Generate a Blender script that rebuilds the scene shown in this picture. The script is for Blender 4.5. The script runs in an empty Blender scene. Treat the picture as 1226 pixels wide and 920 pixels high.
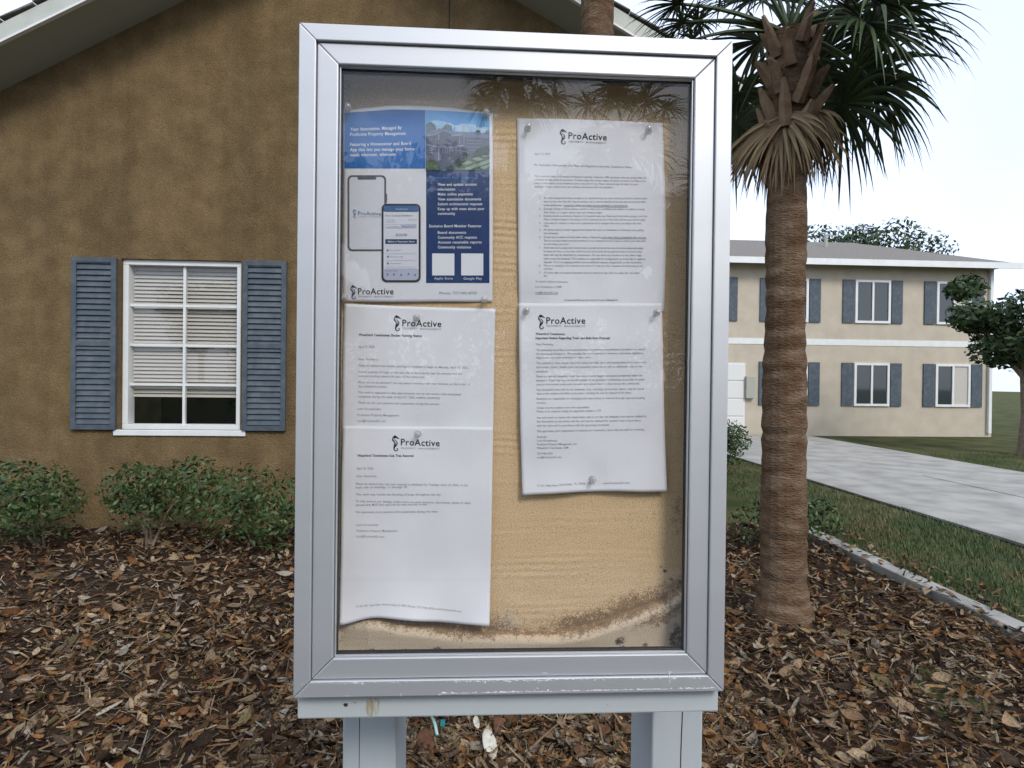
import bpy, bmesh, math, random
import numpy as np
from mathutils import Vector, Matrix

# ------------------------------------------------------------------ camera
F_PX, IW, IH = 690.0, 1226.0, 920.0
CAM = np.array([-0.04606, -0.8464, 1.55])
ZB = 1.5721                                   # height of the middle of the glass
YAW, PIT, ROL = (math.radians(a) for a in (2.912, -0.358, 0.660))
_f = np.array([math.sin(YAW)*math.cos(PIT), math.cos(YAW)*math.cos(PIT), math.sin(PIT)])
_r0 = np.array([math.cos(YAW), -math.sin(YAW), 0.0]); _u0 = np.cross(_r0, _f)
_r = _r0*math.cos(ROL)+_u0*math.sin(ROL); _u = -_r0*math.sin(ROL)+_u0*math.cos(ROL)

def at(px, py, Y):
    """photo pixel -> point on the upright plane at depth Y"""
    d = _f*F_PX + _r*(px-613.0) + _u*(460.0-py)
    t = (Y-CAM[1])/d[1]
    return CAM+d*t

def atz(px, py, Z):
    """photo pixel -> point on the level plane at height Z"""
    d = _f*F_PX + _r*(px-613.0) + _u*(460.0-py)
    t = (Z-CAM[2])/d[2]
    return CAM+d*t

S = bpy.context.scene
COL = S.collection
cam = bpy.data.cameras.new('camera'); camo = bpy.data.objects.new('camera', cam); COL.objects.link(camo)
M4 = Matrix.Identity(4)
for i in range(3):
    M4[i][0] = _r[i]; M4[i][1] = _u[i]; M4[i][2] = -_f[i]; M4[i][3] = CAM[i]
camo.matrix_world = M4
cam.sensor_width = 36.0; cam.sensor_fit = 'HORIZONTAL'; cam.lens = 36.0*F_PX/IW
cam.clip_start = 0.02; cam.clip_end = 600.0
S.camera = camo

# ------------------------------------------------------------------ sky, sun, exposure
SUN_TO = Vector((0.50, -1.0, 0.95)).normalized()        # towards the sun
sun_el = math.asin(SUN_TO.z); sun_az = math.atan2(SUN_TO.x, SUN_TO.y)
W = bpy.data.worlds.new('World'); S.world = W; W.use_nodes = True
wn = W.node_tree.nodes; wl = W.node_tree.links
bg = wn['Background']; bg.inputs['Strength'].default_value = 0.12
sky = wn.new('ShaderNodeTexSky'); sky.sky_type = 'NISHITA'; sky.sun_disc = False
sky.sun_elevation = sun_el; sky.sun_rotation = sun_az
sky.air_density = 1.0; sky.dust_density = 2.0; sky.ozone_density = 1.0
# thin bright overcast: the blue sky seen through an even veil of cloud
tc = wn.new('ShaderNodeTexCoord'); ns = wn.new('ShaderNodeTexNoise')
ns.inputs['Scale'].default_value = 2.2; ns.inputs['Detail'].default_value = 5.0
wl.new(tc.outputs['Generated'], ns.inputs['Vector'])
rp = wn.new('ShaderNodeValToRGB')
rp.color_ramp.elements[0].position = 0.30; rp.color_ramp.elements[0].color = (0.66, 0.66, 0.66, 1)
rp.color_ramp.elements[1].position = 0.70; rp.color_ramp.elements[1].color = (0.90, 0.90, 0.90, 1)
wl.new(ns.outputs['Fac'], rp.inputs['Fac'])
mx = wn.new('ShaderNodeMix'); mx.data_type = 'RGBA'
mx.inputs['B'].default_value = (7.0, 8.0, 9.9, 1)
wl.new(rp.outputs['Color'], mx.inputs['Factor']); wl.new(sky.outputs['Color'], mx.inputs['A'])
wl.new(mx.outputs['Result'], bg.inputs['Color'])
sun = bpy.data.lights.new('sun', 'SUN'); sun.energy = 1.4; sun.angle = math.radians(16); sun.color = (1.0, 0.95, 0.88)
suno = bpy.data.objects.new('sun', sun); COL.objects.link(suno)
suno.rotation_euler = (-SUN_TO).to_track_quat('-Z', 'Y').to_euler()
S.view_settings.view_transform = 'Standard'; S.view_settings.look = 'None'
S.view_settings.gamma = 1.0; S.view_settings.exposure = 0.50
S.view_settings.use_curve_mapping = False
S.render.engine = 'CYCLES'
S.cycles.max_bounces = 10; S.cycles.transparent_max_bounces = 24
S.cycles.caustics_reflective = False; S.cycles.caustics_refractive = False

rng = np.random.default_rng(7); random.seed(7)

# ------------------------------------------------------------------ materials
MATS = {}
def mat(name, col, rough=0.6, metal=0.0, col2=None, scale=8.0, detail=5.0, bump=0.0, bscale=None, spec=0.5,
        stretch=(1, 1, 1), attr=None, lo=0.35, hi=0.65, trans=0.0, ior=1.5, coat=0.0, dist=0.001, sheen=0.0):
    m = bpy.data.materials.new(name); m.use_nodes = True
    n = m.node_tree.nodes; l = m.node_tree.links; b = n['Principled BSDF']
    b.inputs['Base Color'].default_value = (*col, 1); b.inputs['Roughness'].default_value = rough
    b.inputs['Metallic'].default_value = metal; b.inputs['Specular IOR Level'].default_value = spec
    b.inputs['Transmission Weight'].default_value = trans; b.inputs['IOR'].default_value = ior
    b.inputs['Coat Weight'].default_value = coat
    t = n.new('ShaderNodeTexCoord'); mp = n.new('ShaderNodeMapping'); mp.inputs['Scale'].default_value = stretch
    l.new(t.outputs['Object'], mp.inputs['Vector'])
    src = None
    if attr:
        a = n.new('ShaderNodeAttribute'); a.attribute_name = attr; src = a.outputs['Color']
    if col2 is not None:
        z = n.new('ShaderNodeTexNoise'); z.inputs['Scale'].default_value = scale; z.inputs['Detail'].default_value = detail
        l.new(mp.outputs['Vector'], z.inputs['Vector'])
        r = n.new('ShaderNodeMapRange'); r.inputs['From Min'].default_value = lo; r.inputs['From Max'].default_value = hi
        l.new(z.outputs['Fac'], r.inputs['Value'])
        x = n.new('ShaderNodeMix'); x.data_type = 'RGBA'
        x.inputs['A'].default_value = (*col, 1); x.inputs['B'].default_value = (*col2, 1)
        l.new(r.outputs['Result'], x.inputs['Factor'])
        if src is not None:
            y = n.new('ShaderNodeMix'); y.data_type = 'RGBA'; y.blend_type = 'MULTIPLY'; y.inputs['Factor'].default_value = 1.0
            l.new(src, y.inputs['A']); l.new(x.outputs['Result'], y.inputs['B']); src = y.outputs['Result']
        else:
            src = x.outputs['Result']
    if src is not None: l.new(src, b.inputs['Base Color'])
    if bump:
        z = n.new('ShaderNodeTexNoise'); z.inputs['Scale'].default_value = bscale or scale*4; z.inputs['Detail'].default_value = 4
        l.new(mp.outputs['Vector'], z.inputs['Vector'])
        p = n.new('ShaderNodeBump'); p.inputs['Strength'].default_value = bump; p.inputs['Distance'].default_value = dist
        l.new(z.outputs['Fac'], p.inputs['Height']); l.new(p.outputs['Normal'], b.inputs['Normal'])
    MATS[name] = m
    return m

def schlick(n, l, f0):
    lw = n.new('ShaderNodeLayerWeight'); lw.inputs['Blend'].default_value = 0.5
    p = n.new('ShaderNodeMath'); p.operation = 'POWER'; p.inputs[1].default_value = 5.0; l.new(lw.outputs['Facing'], p.inputs[0])
    q = n.new('ShaderNodeMath'); q.operation = 'MULTIPLY_ADD'; q.inputs[1].default_value = 1-f0; q.inputs[2].default_value = f0
    l.new(p.outputs[0], q.inputs[0]); return q.outputs[0]

def clear_sheet(name, tint=(1, 1, 1), rough=0.0, base=0.0, ior=1.5):
    """thin clear sheet: lets light straight through, mirrors by Fresnel"""
    m = bpy.data.materials.new(name); m.use_nodes = True
    n = m.node_tree.nodes; l = m.node_tree.links
    n.remove(n['Principled BSDF'])
    t = n.new('ShaderNodeBsdfTransparent'); t.inputs['Color'].default_value = (*tint, 1)
    g = n.new('ShaderNodeBsdfGlossy'); g.inputs['Roughness'].default_value = rough
    x = n.new('ShaderNodeMixShader')
    l.new(schlick(n, l, ((ior-1)/(ior+1))**2), x.inputs['Fac']); l.new(t.outputs['BSDF'], x.inputs[1]); l.new(g.outputs['BSDF'], x.inputs[2])
    out = x.outputs['Shader']
    if base:
        df = n.new('ShaderNodeBsdfDiffuse'); df.inputs['Color'].default_value = (.85, .85, .87, 1)
        y = n.new('ShaderNodeMixShader'); y.inputs['Fac'].default_value = base
        l.new(out, y.inputs[1]); l.new(df.outputs['BSDF'], y.inputs[2]); out = y.outputs['Shader']
    l.new(out, n['Material Output'].inputs['Surface'])
    MATS[name] = m
    return m

mat('aluminium', (0.63, 0.64, 0.655), 0.58, 0.86, col2=(0.60, 0.61, 0.625), scale=14, bump=0.05, bscale=220, stretch=(0.15, 1, 1), dist=0.0005)
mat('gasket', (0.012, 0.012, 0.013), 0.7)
mat('bead', (0.60, 0.61, 0.63), 0.45, 0.6)
mat('cabinet_inside', (0.16, 0.125, 0.09), 0.8)
mat('painted_wood', (0.47, 0.51, 0.53), 0.55, col2=(0.41, 0.445, 0.46), scale=9, bump=0.35, bscale=60, stretch=(1, 1, 0.12), dist=0.0008)
mat('painted_rail', (0.47, 0.505, 0.51), 0.5, col2=(0.40, 0.43, 0.435), scale=7, bump=0.3, bscale=60, stretch=(0.12, 1, 1), dist=0.0008)
mat('crack', (0.02, 0.018, 0.015), 0.9)
def broken(name, col, scale, lo, hi, mx_fac, stretch=(1, 1, 1)):
    m = bpy.data.materials.new(name); m.use_nodes = True; n = m.node_tree.nodes; l = m.node_tree.links; b = n['Principled BSDF']
    b.inputs['Base Color'].default_value = (*col, 1); b.inputs['Roughness'].default_value = .9
    t = n.new('ShaderNodeTexCoord'); mp = n.new('ShaderNodeMapping'); mp.inputs['Scale'].default_value = stretch; z = n.new('ShaderNodeTexNoise')
    z.inputs['Scale'].default_value = scale; z.inputs['Detail'].default_value = 5; r = n.new('ShaderNodeMapRange')
    r.inputs['From Min'].default_value = lo; r.inputs['From Max'].default_value = hi; r.inputs['To Max'].default_value = mx_fac
    l.new(t.outputs['Object'], mp.inputs['Vector']); l.new(mp.outputs['Vector'], z.inputs['Vector']); l.new(z.outputs['Fac'], r.inputs['Value']); l.new(r.outputs['Result'], b.inputs['Alpha'])
    MATS[name] = m
broken('rust', (0.42, 0.33, 0.13), 260, .36, .62, .62, (1, 1, .12))
broken('chalk', (0.78, 0.79, 0.80), 420, .34, .56, .95)
mat('paper', (0.76, 0.76, 0.775), 0.75, col2=(0.71, 0.71, 0.73), scale=14, detail=3, spec=0.2)
mat('flyer_paper', (0.76, 0.76, 0.785), 0.35, spec=0.4)
mat('ink', (0.022, 0.022, 0.026), 0.7, spec=0.2)
mat('ink_soft', (0.25, 0.25, 0.265), 0.7, spec=0.2)
mat('ink_grey', (0.34, 0.34, 0.36), 0.7, spec=0.2)
mat('ink_blue', (0.008, 0.045, 0.13), 0.5)
mat('ink_midblue', (0.10, 0.22, 0.36), 0.5)
mat('print_white', (0.78, 0.80, 0.83), 0.5)
mat('print_cyan', (0.02, 0.17, 0.46), 0.5)
mat('panel_blue', (0.010, 0.135, 0.43), 0.4)
mat('panel_navy', (0.001, 0.030, 0.13), 0.4)
mat('phone_grey', (0.10, 0.105, 0.125), 0.5)
mat('phone_black', (0.015, 0.015, 0.02), 0.5)
mat('screen_blue', (0.05, 0.13, 0.29), 0.5)
mat('screen_white', (0.70, 0.71, 0.76), 0.5)
mat('screen_lilac', (0.46, 0.48, 0.60), 0.5)
mat('pic_sky', (0.06, 0.30, 0.68), 0.4, col2=(0.14, 0.42, 0.76), scale=40, stretch=(0.4, 1, 1.6))
mat('pic_cloud', (0.46, 0.62, 0.76), 0.4, col2=(0.24, 0.46, 0.70), scale=130)
mat('pic_roof', (0.15, 0.19, 0.29), 0.4, col2=(0.21, 0.25, 0.35), scale=200)
mat('pic_house', (0.085, 0.10, 0.15), 0.4, col2=(0.12, 0.135, 0.19), scale=200)
mat('pic_trim', (0.34, 0.40, 0.50), 0.4)
mat('pic_lawn', (0.10, 0.16, 0.07), 0.4, col2=(0.03, 0.07, 0.03), scale=260)
mat('pic_paver', (0.28, 0.36, 0.26), 0.4, col2=(0.20, 0.27, 0.2), scale=300)
mat('pic_shrub', (0.012, 0.022, 0.022), 0.4, col2=(0.05, 0.09, 0.055), scale=380)
mat('pic_tree', (0.06, 0.11, 0.13), 0.4, col2=(0.15, 0.24, 0.28), scale=420)
mat('steel_pin', (0.6, 0.6, 0.62), 0.25, 1.0)
clear_sheet('glass', (0.99, 0.99, 0.99), 0.0, ior=1.5)
def pin_plastic():
    m = bpy.data.materials.new('clear_plastic'); m.use_nodes = True
    n = m.node_tree.nodes; l = m.node_tree.links; n.remove(n['Principled BSDF'])
    t = n.new('ShaderNodeBsdfTransparent'); t.inputs['Color'].default_value = (.93, .93, .92, 1)
    r = n.new('ShaderNodeBsdfRefraction'); r.inputs['IOR'].default_value = 1.2; r.inputs['Roughness'].default_value = .05
    d = n.new('ShaderNodeBsdfTranslucent'); d.inputs['Color'].default_value = (.8, .8, .79, 1)
    g = n.new('ShaderNodeBsdfGlossy'); g.inputs['Roughness'].default_value = .08
    def mx_(f, a, b):
        x = n.new('ShaderNodeMixShader')
        if isinstance(f, float): x.inputs['Fac'].default_value = f
        else: l.new(f, x.inputs['Fac'])
        l.new(a, x.inputs[1]); l.new(b, x.inputs[2]); return x.outputs[0]
    o = t.outputs[0]; d2 = n.new('ShaderNodeBsdfDiffuse'); d2.inputs['Color'].default_value = (.9, .9, .89, 1)
    o = mx_(.12, o, d.outputs[0]); o = mx_(.22, o, d2.outputs[0]); o = mx_(schlick(n, l, .09), o, g.outputs[0])
    l.new(o, n['Material Output'].inputs['Surface']); MATS['clear_plastic'] = m
pin_plastic()
clear_sheet('sleeve', (0.985, 0.985, 0.985), 0.05, base=0.012, ior=1.36)
mat('stucco', (0.25, 0.172, 0.084), 0.9, col2=(0.19, 0.127, 0.06), scale=5, bump=1.0, bscale=110, dist=0.02, spec=0.2)
def stucco():
    m = MATS['stucco']; n = m.node_tree.nodes; l = m.node_tree.links; b = n['Principled BSDF']
    t = n.new('ShaderNodeTexCoord')
    def nz(sc, det, st, lo, hi, a, b_):
        mp = n.new('ShaderNodeMapping'); mp.inputs['Scale'].default_value = st; l.new(t.outputs['Object'], mp.inputs['Vector'])
        z = n.new('ShaderNodeTexNoise'); z.inputs['Scale'].default_value = sc; z.inputs['Detail'].default_value = det; z.inputs['Roughness'].default_value = .65
        l.new(mp.outputs['Vector'], z.inputs['Vector']); r = n.new('ShaderNodeMapRange')
        for k, v in zip(('From Min', 'From Max', 'To Min', 'To Max'), (lo, hi, a, b_)): r.inputs[k].default_value = v
        l.new(z.outputs['Fac'], r.inputs['Value']); return r.outputs['Result']
    src = b.inputs['Base Color'].links[0].from_socket
    for f in (nz(90, 6, (1, 1, 1), .35, .65, .72, 1.18), nz(2.6, 7, (1, 1, .10), .45, .72, 1.0, .74), nz(.9, 6, (1, 1, 1), .35, .65, .86, 1.10)):
        x = n.new('ShaderNodeMix'); x.data_type = 'RGBA'; x.blend_type = 'MULTIPLY'; x.inputs['Factor'].default_value = 1
        l.new(src, x.inputs['A']); l.new(f, x.inputs['B']); src = x.outputs['Result']
    l.new(src, b.inputs['Base Color'])
stucco()
mat('soffit', (0.36, 0.37, 0.31), 0.7)
mat('fascia', (0.50, 0.52, 0.46), 0.5, col2=(0.44, 0.46, 0.40), scale=6)
mat('trim_white', (0.74, 0.75, 0.73), 0.5, col2=(0.68, 0.69, 0.67), scale=5)
mat('shingle', (0.13, 0.115, 0.10), 0.9, col2=(0.20, 0.18, 0.155), scale=22, bump=0.6, bscale=40, dist=0.01)
mat('window_glass', (0.03, 0.04, 0.045), 0.04, spec=0.8)
mat('blind', (0.50, 0.47, 0.41), 0.8)
mat('shutter_blue', (0.055, 0.075, 0.095), 0.65, col2=(0.10, 0.12, 0.135), scale=11, lo=.4, hi=.75)
mat('mulch_soil', (0.022, 0.014, 0.009), 0.95, col2=(0.06, 0.036, 0.022), scale=26, bump=1.0, bscale=60, dist=0.02, spec=0.1)
mat('litter', (1, 1, 1), 0.95, attr='Col', col2=(0.55, 0.52, 0.50), scale=110, spec=0.08)
mat('palm_trunk', (0.11, 0.064, 0.036), 0.95, col2=(0.20, 0.138, 0.09), scale=7, detail=10, lo=.38, hi=.66, stretch=(1, 1, 2.4), bump=1.0, bscale=40, dist=0.02, spec=0.1)
mat('palm_boot', (0.17, 0.10, 0.06), 0.9, col2=(0.25, 0.17, 0.10), scale=15, bump=0.6, bscale=50, dist=0.01)
mat('frond', (0.030, 0.055, 0.018), 0.5, col2=(0.060, 0.090, 0.030), scale=5, spec=0.4)
mat('frond_dead', (0.20, 0.135, 0.07), 0.85, col2=(0.28, 0.20, 0.11), scale=6)
mat('foliage', (1, 1, 1), 0.5, attr='Col', col2=(0.70, 0.72, 0.66), scale=9, spec=0.35)
mat('bark', (0.15, 0.11, 0.08), 0.95, col2=(0.23, 0.18, 0.13), scale=14, bump=0.7, bscale=40, dist=0.01)
mat('lawn_soil', (0.040, 0.056, 0.017), 0.95, col2=(0.105, 0.098, 0.042), scale=1.3, bump=0.8, bscale=120, dist=0.02, spec=0.1)
mat('concrete', (0.36, 0.345, 0.31), 0.9, col2=(0.22, 0.21, 0.185), scale=2.2, detail=9, lo=.38, hi=.72, bump=0.6, bscale=90, dist=0.004)
mat('asphalt', (0.055, 0.055, 0.057), 0.85, col2=(0.075, 0.074, 0.072), scale=5, bump=0.6, bscale=180, dist=0.006)
mat('render_cream', (0.52, 0.46, 0.36), 0.9, col2=(0.46, 0.40, 0.31), scale=2.5, bump=0.5, bscale=60, dist=0.006)
mat('garage_white', (0.68, 0.68, 0.66), 0.55)
mat('teal_plastic', (0.30, 0.50, 0.47), 0.4)
mat('teal_dark', (0.02, 0.17, 0.17), 0.5)
mat('pale_shell', (0.58, 0.55, 0.46), 0.7, col2=(0.46, 0.43, 0.34), scale=60)
mat('brown_leaf', (0.060, 0.022, 0.008), 0.8, col2=(0.13, 0.050, 0.018), scale=40, bump=0.5, bscale=160)
mat('tan_leaf', (0.20, 0.13, 0.068), 0.75, col2=(0.12, 0.07, 0.035), scale=45, bump=0.5, bscale=160)

# pin-board cloth: sandy weave, brown water marks, black mildew, painted fold and edge shade (masks are vertex values with their own outlines)
def cloth_material():
    m = bpy.data.materials.new('board_cloth'); m.use_nodes = True
    n = m.node_tree.nodes; l = m.node_tree.links; b = n['Principled BSDF']
    b.inputs['Roughness'].default_value = 0.95; b.inputs['Specular IOR Level'].default_value = 0.1
    t = n.new('ShaderNodeTexCoord')
    def noise(sc, det=3, st=(1, 1, 1), rough=0.5):
        mp = n.new('ShaderNodeMapping'); mp.inputs['Scale'].default_value = st
        l.new(t.outputs['Object'], mp.inputs['Vector'])
        z = n.new('ShaderNodeTexNoise'); z.inputs['Scale'].default_value = sc; z.inputs['Detail'].default_value = det
        z.inputs['Roughness'].default_value = rough
        l.new(mp.outputs['Vector'], z.inputs['Vector']); return z.outputs['Fac']
    def rng_(v, a, b_, c=0., d=1.):
        r = n.new('ShaderNodeMapRange'); r.inputs['From Min'].default_value = a; r.inputs['From Max'].default_value = b_
        r.inputs['To Min'].default_value = c; r.inputs['To Max'].default_value = d
        l.new(v, r.inputs['Value']); return r.outputs['Result']
    def mix(f, A, B, typ='MIX'):
        x = n.new('ShaderNodeMix'); x.data_type = 'RGBA'; x.blend_type = typ
        for k, v in (('Factor', f), ('A', A), ('B', B)):
            if isinstance(v, tuple): x.inputs[k].default_value = (*v, 1)
            elif isinstance(v, float): x.inputs[k].default_value = v
            else: l.new(v, x.inputs[k])
        return x.outputs['Result']
    def math_(op, a, b_):
        q = n.new('ShaderNodeMath'); q.operation = op
        for i, v in enumerate((a, b_)):
            if isinstance(v, float): q.inputs[i].default_value = v
            else: l.new(v, q.inputs[i])
        return q.outputs[0]
    grain = noise(820, 2); grain2 = noise(460, 2)
    base = mix(rng_(noise(24, 5, (0.35, 1, 3.0)), .35, .65), (0.53, 0.345, 0.175), (0.61, 0.415, 0.225))
    base = mix(rng_(grain, .40, .62), base, (0.76, 0.585, 0.37))
    base = mix(rng_(grain2, .56, .70, 0., .55), base, (0.30, 0.175, 0.08))
    a = n.new('ShaderNodeAttribute'); a.attribute_name = 'stain_shade'
    sep = n.new('ShaderNodeSeparateColor'); l.new(a.outputs['Color'], sep.inputs['Color'])
    brown, black, pale = sep.outputs[0], sep.outputs[1], sep.outputs[2]
    spk = noise(420, 3, rough=0.7)
    base = mix(math_('MULTIPLY', pale, rng_(spk, .3, .6, .35, .95)), base, (0.60, 0.53, 0.43))
    mid = rng_(noise(95, 5, rough=0.7), .34, .66); fine = rng_(noise(900, 1), .3, .7); spk2 = rng_(spk, .34, .66)
    mott = math_('ADD', math_('MULTIPLY', mid, 0.34), math_('ADD', math_('MULTIPLY', spk2, 0.36), math_('MULTIPLY', fine, 0.22)))
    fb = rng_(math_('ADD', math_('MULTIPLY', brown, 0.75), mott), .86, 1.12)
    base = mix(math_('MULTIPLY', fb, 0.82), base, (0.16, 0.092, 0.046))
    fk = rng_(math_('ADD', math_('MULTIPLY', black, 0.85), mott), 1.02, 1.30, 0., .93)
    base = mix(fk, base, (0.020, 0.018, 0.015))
    l.new(base, b.inputs['Base Color'])
    p = n.new('ShaderNodeBump'); p.inputs['Strength'].default_value = 0.9; p.inputs['Distance'].default_value = 0.0008
    l.new(math_('ADD', grain, grain2), p.inputs['Height']); l.new(p.outputs['Normal'], b.inputs['Normal'])
    MATS['board_cloth'] = m
cloth_material()

# ------------------------------------------------------------------ mesh helpers
class MB:
    def __init__(s): s.v = []; s.f = []; s.c = []
    def add(s, V, Fs, c=None):
        o = len(s.v); s.v.extend([tuple(map(float, p)) for p in V]); s.f.extend([tuple(i+o for i in f) for f in Fs])
        if c is not None: s.c.extend([c]*len(V))
        return s
    def box(s, x0, x1, y0, y1, z0, z1):
        return s.add([(x0, y0, z0), (x1, y0, z0), (x1, y1, z0), (x0, y1, z0), (x0, y0, z1), (x1, y0, z1), (x1, y1, z1), (x0, y1, z1)],
                     [(0, 3, 2, 1), (4, 5, 6, 7), (0, 1, 5, 4), (1, 2, 6, 5), (2, 3, 7, 6), (3, 0, 4, 7)])
    def prism(s, poly, y0, y1):
        """closed (x,z) outline pushed from y0 to y1"""
        n = len(poly)
        return s.add([(x, y0, z) for x, z in poly]+[(x, y1, z) for x, z in poly],
                     [tuple(range(n)), tuple(range(2*n-1, n-1, -1))]+[(i, i+n, (i+1) % n+n, (i+1) % n) for i in range(n)])
    def tube(s, pts, rads, k=8, cap=True):
        pts = [np.array(p, float) for p in pts]; V = []; Fs = []
        for i, p in enumerate(pts):
            d = pts[min(i+1, len(pts)-1)]-pts[max(i-1, 0)]; d /= (np.linalg.norm(d)+1e-12)
            a = np.cross(d, (0, 0, 1) if abs(d[2]) < .9 else (1, 0, 0)); a /= np.linalg.norm(a); b = np.cross(d, a)
            for j in range(k):
                t = 2*math.pi*j/k; V.append(p+rads[i]*(a*math.cos(t)+b*math.sin(t)))
        for i in range(len(pts)-1):
            for j in range(k):
                Fs.append((i*k+j, i*k+(j+1) % k, (i+1)*k+(j+1) % k, (i+1)*k+j))
        if cap: Fs.append(tuple(range(k-1, -1, -1))); Fs.append(tuple(range((len(pts)-1)*k, len(pts)*k)))
        return s.add(V, Fs)
    def build(s, name, m, parent=None, smooth=False, bevel=0.0, seg=2):
        me = bpy.data.meshes.new(name); me.from_pydata(s.v, [], s.f); me.materials.append(MATS[m])
        if s.c:
            at_ = me.color_attributes.new('Col', 'FLOAT_COLOR', 'POINT')
            at_.data.foreach_set('color', np.array([(*c, 1) for c in s.c], np.float32).ravel())
        if smooth: me.polygons.foreach_set('use_smooth', [True]*len(me.polygons))
        me.update()
        o = bpy.data.objects.new(name, me); COL.objects.link(o)
        if parent: o.parent = parent
        if bevel:
            b = o.modifiers.new('bevel', 'BEVEL'); b.width = bevel; b.segments = seg; b.limit_method = 'ANGLE'
        return o

def np_mesh(name, V, Fs, m, parent=None, col=None, smooth=False):
    V = np.asarray(V, np.float32); Fs = np.asarray(Fs, np.int32)
    me = bpy.data.meshes.new(name); k = Fs.shape[1]
    me.vertices.add(len(V)); me.vertices.foreach_set('co', V.ravel())
    me.loops.add(Fs.size); me.loops.foreach_set('vertex_index', Fs.ravel())
    me.polygons.add(len(Fs)); me.polygons.foreach_set('loop_start', np.arange(0, Fs.size, k, dtype=np.int32))
    me.polygons.foreach_set('loop_total', np.full(len(Fs), k, np.int32))
    if smooth: me.polygons.foreach_set('use_smooth', np.ones(len(Fs), bool))
    me.materials.append(MATS[m]); me.update(calc_edges=True)
    if col is not None:
        a = me.color_attributes.new('Col', 'FLOAT_COLOR', 'POINT')
        c = np.ones((len(V), 4), np.float32); c[:, :3] = col; a.data.foreach_set('color', c.ravel())
    o = bpy.data.objects.new(name, me); COL.objects.link(o)
    if parent: o.parent = parent
    return o

def tag(o, label=None, cat=None, group=None, kind=None):
    if label: o['label'] = label
    if cat: o['category'] = cat
    if group: o['group'] = group
    if kind: o['kind'] = kind
    return o

def thing(name, label, cat, loc=(0, 0, 0), group=None):
    o = bpy.data.objects.new(name, None); COL.objects.link(o); o.location = loc; o.empty_display_size = 0.1
    return tag(o, label, cat, group)

def keep(o, root):
    """parent a mesh built in world space under a root that is not at the origin"""
    o.parent = root; o.matrix_parent_inverse = Matrix.Translation(root.location).inverted(); return o

def lump(x, y, seed, n=6, w=(1, 4)):
    r = np.random.default_rng(seed); out = 0
    for _ in range(n):
        a = r.uniform(0, 6.28); k = r.uniform(*w)
        out = out+np.sin((x*math.cos(a)+y*math.sin(a))*k*2*math.pi+r.uniform(0, 6.28))
    return out/n

# ------------------------------------------------------------------ ground
MULCH_Y = (0.6, 5.2)
def ground():
    g = MB(); g.box(-150, 150, -150, 250, -0.4, -0.012); tag(g.build('ground', 'lawn_soil'), kind='structure')
    # mulch bed, slightly uneven
    nx, ny = 90, 80
    X, Y = np.meshgrid(np.linspace(-7.5, 3.2, nx), np.linspace(-1.6, 5.35, ny))
    Z = 0.0+0.022*lump(X, Y, 5, 7, (.2, .9))
    V = np.stack([X, Y, Z], -1).reshape(-1, 3)
    q = np.arange(nx*ny).reshape(ny, nx)
    Fs = np.stack([q[:-1, :-1], q[:-1, 1:], q[1:, 1:], q[1:, :-1]], -1).reshape(-1, 4)
    tag(np_mesh('mulch_bed', V, Fs, 'mulch_soil', smooth=True), kind='structure')
    m = MB(); m.box(-60, 60, -3.6, -1.75, -0.3, 0.03); tag(m.build('pavement', 'concrete', bevel=.01), kind='structure')
    m = MB(); m.box(-60, 60, -11.0, -3.8, -0.3, -0.05); tag(m.build('road', 'asphalt'), kind='structure')
    m = MB(); m.box(-60, 60, -3.8, -3.6, -0.3, 0.06); tag(m.build('kerb', 'concrete', bevel=.02), kind='structure')
    m = MB(); m.box(5.19, 9.61, -3.59, 15.9, -0.3, 0.0); dr = tag(m.build('driveway', 'crack'), kind='structure')
    for i in range(2):
        for j in range(8):
            MB().box(5.2+i*2.2+.006, 5.2+(i+1)*2.2-.006, -3.6+j*2.43+.006, -3.6+(j+1)*2.43-.006, -.02, .02+.002*((i*3+j*5) % 4)).build('slab', 'concrete', dr, bevel=.008)
    m = MB(); m.box(3.25, 3.40, -1.6, 5.4, -0.2, 0.055); tag(m.build('bed_edging', 'concrete', bevel=.01), kind='structure')
def mulch_z(x, y): return 0.022*lump(x, y, 5, 7, (.2, .9))
ground()

# ------------------------------------------------------------------ notice board
HW, HH = 0.2465, 0.4050             # half opening of the door frame
DW, OW = 0.0284, 0.0224             # door bar width, outer frame width
YD, YO, YG = -0.050, -0.0540, -0.040
board = thing('notice_board', 'glass-fronted aluminium notice board with tan cloth back on two grey posts', 'notice board', (0, 0.18, 0))
def mitre(hw, hh, w, side):
    a, b = hw, hh; A, B = hw+w, hh+w
    return {'t': [(-A, B), (A, B), (a, b), (-a, b)], 'b': [(-a, -b), (a, -b), (A, -B), (-A, -B)],
            'l': [(-A, -B), (-a, -b), (-a, b), (-A, B)], 'r': [(a, -b), (A, -B), (A, B), (a, b)]}[side]
def bars(hw, hh, w, y0, y1, m, names, parent, bevel, gap=0.00035):
    out = []
    for sd in 'tblr':
        p = mitre(hw, hh, w, sd); cx = sum(q[0] for q in p)/4; cz = sum(q[1] for q in p)/4
        # a hairline at each mitre
        p = [(x-gap*np.sign(x-cx) if sd in 'tb' else x, z-gap*np.sign(z-cz) if sd in 'lr' else z) for x, z in p]
        o = MB().prism([(x, ZB+z) for x, z in p], y0, y1).build(names[0 if sd in 'tb' else 1], m, None, bevel=bevel)
        keep(o, parent); out.append(o)
    return out
def sub(o, part):
    """a sub-part: its part sits at the world origin of the thing's frame"""
    o.parent = part; o.matrix_parent_inverse = Matrix.Translation(board.location).inverted(); return o
bars(HW+DW+0.0008, HH+DW+0.0008, OW, YO, 0.06, 'aluminium', ('frame_rail', 'frame_stile'), board, 0.0012)
door = bpy.data.objects.new('door', None); COL.objects.link(door); door.parent = board
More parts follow.
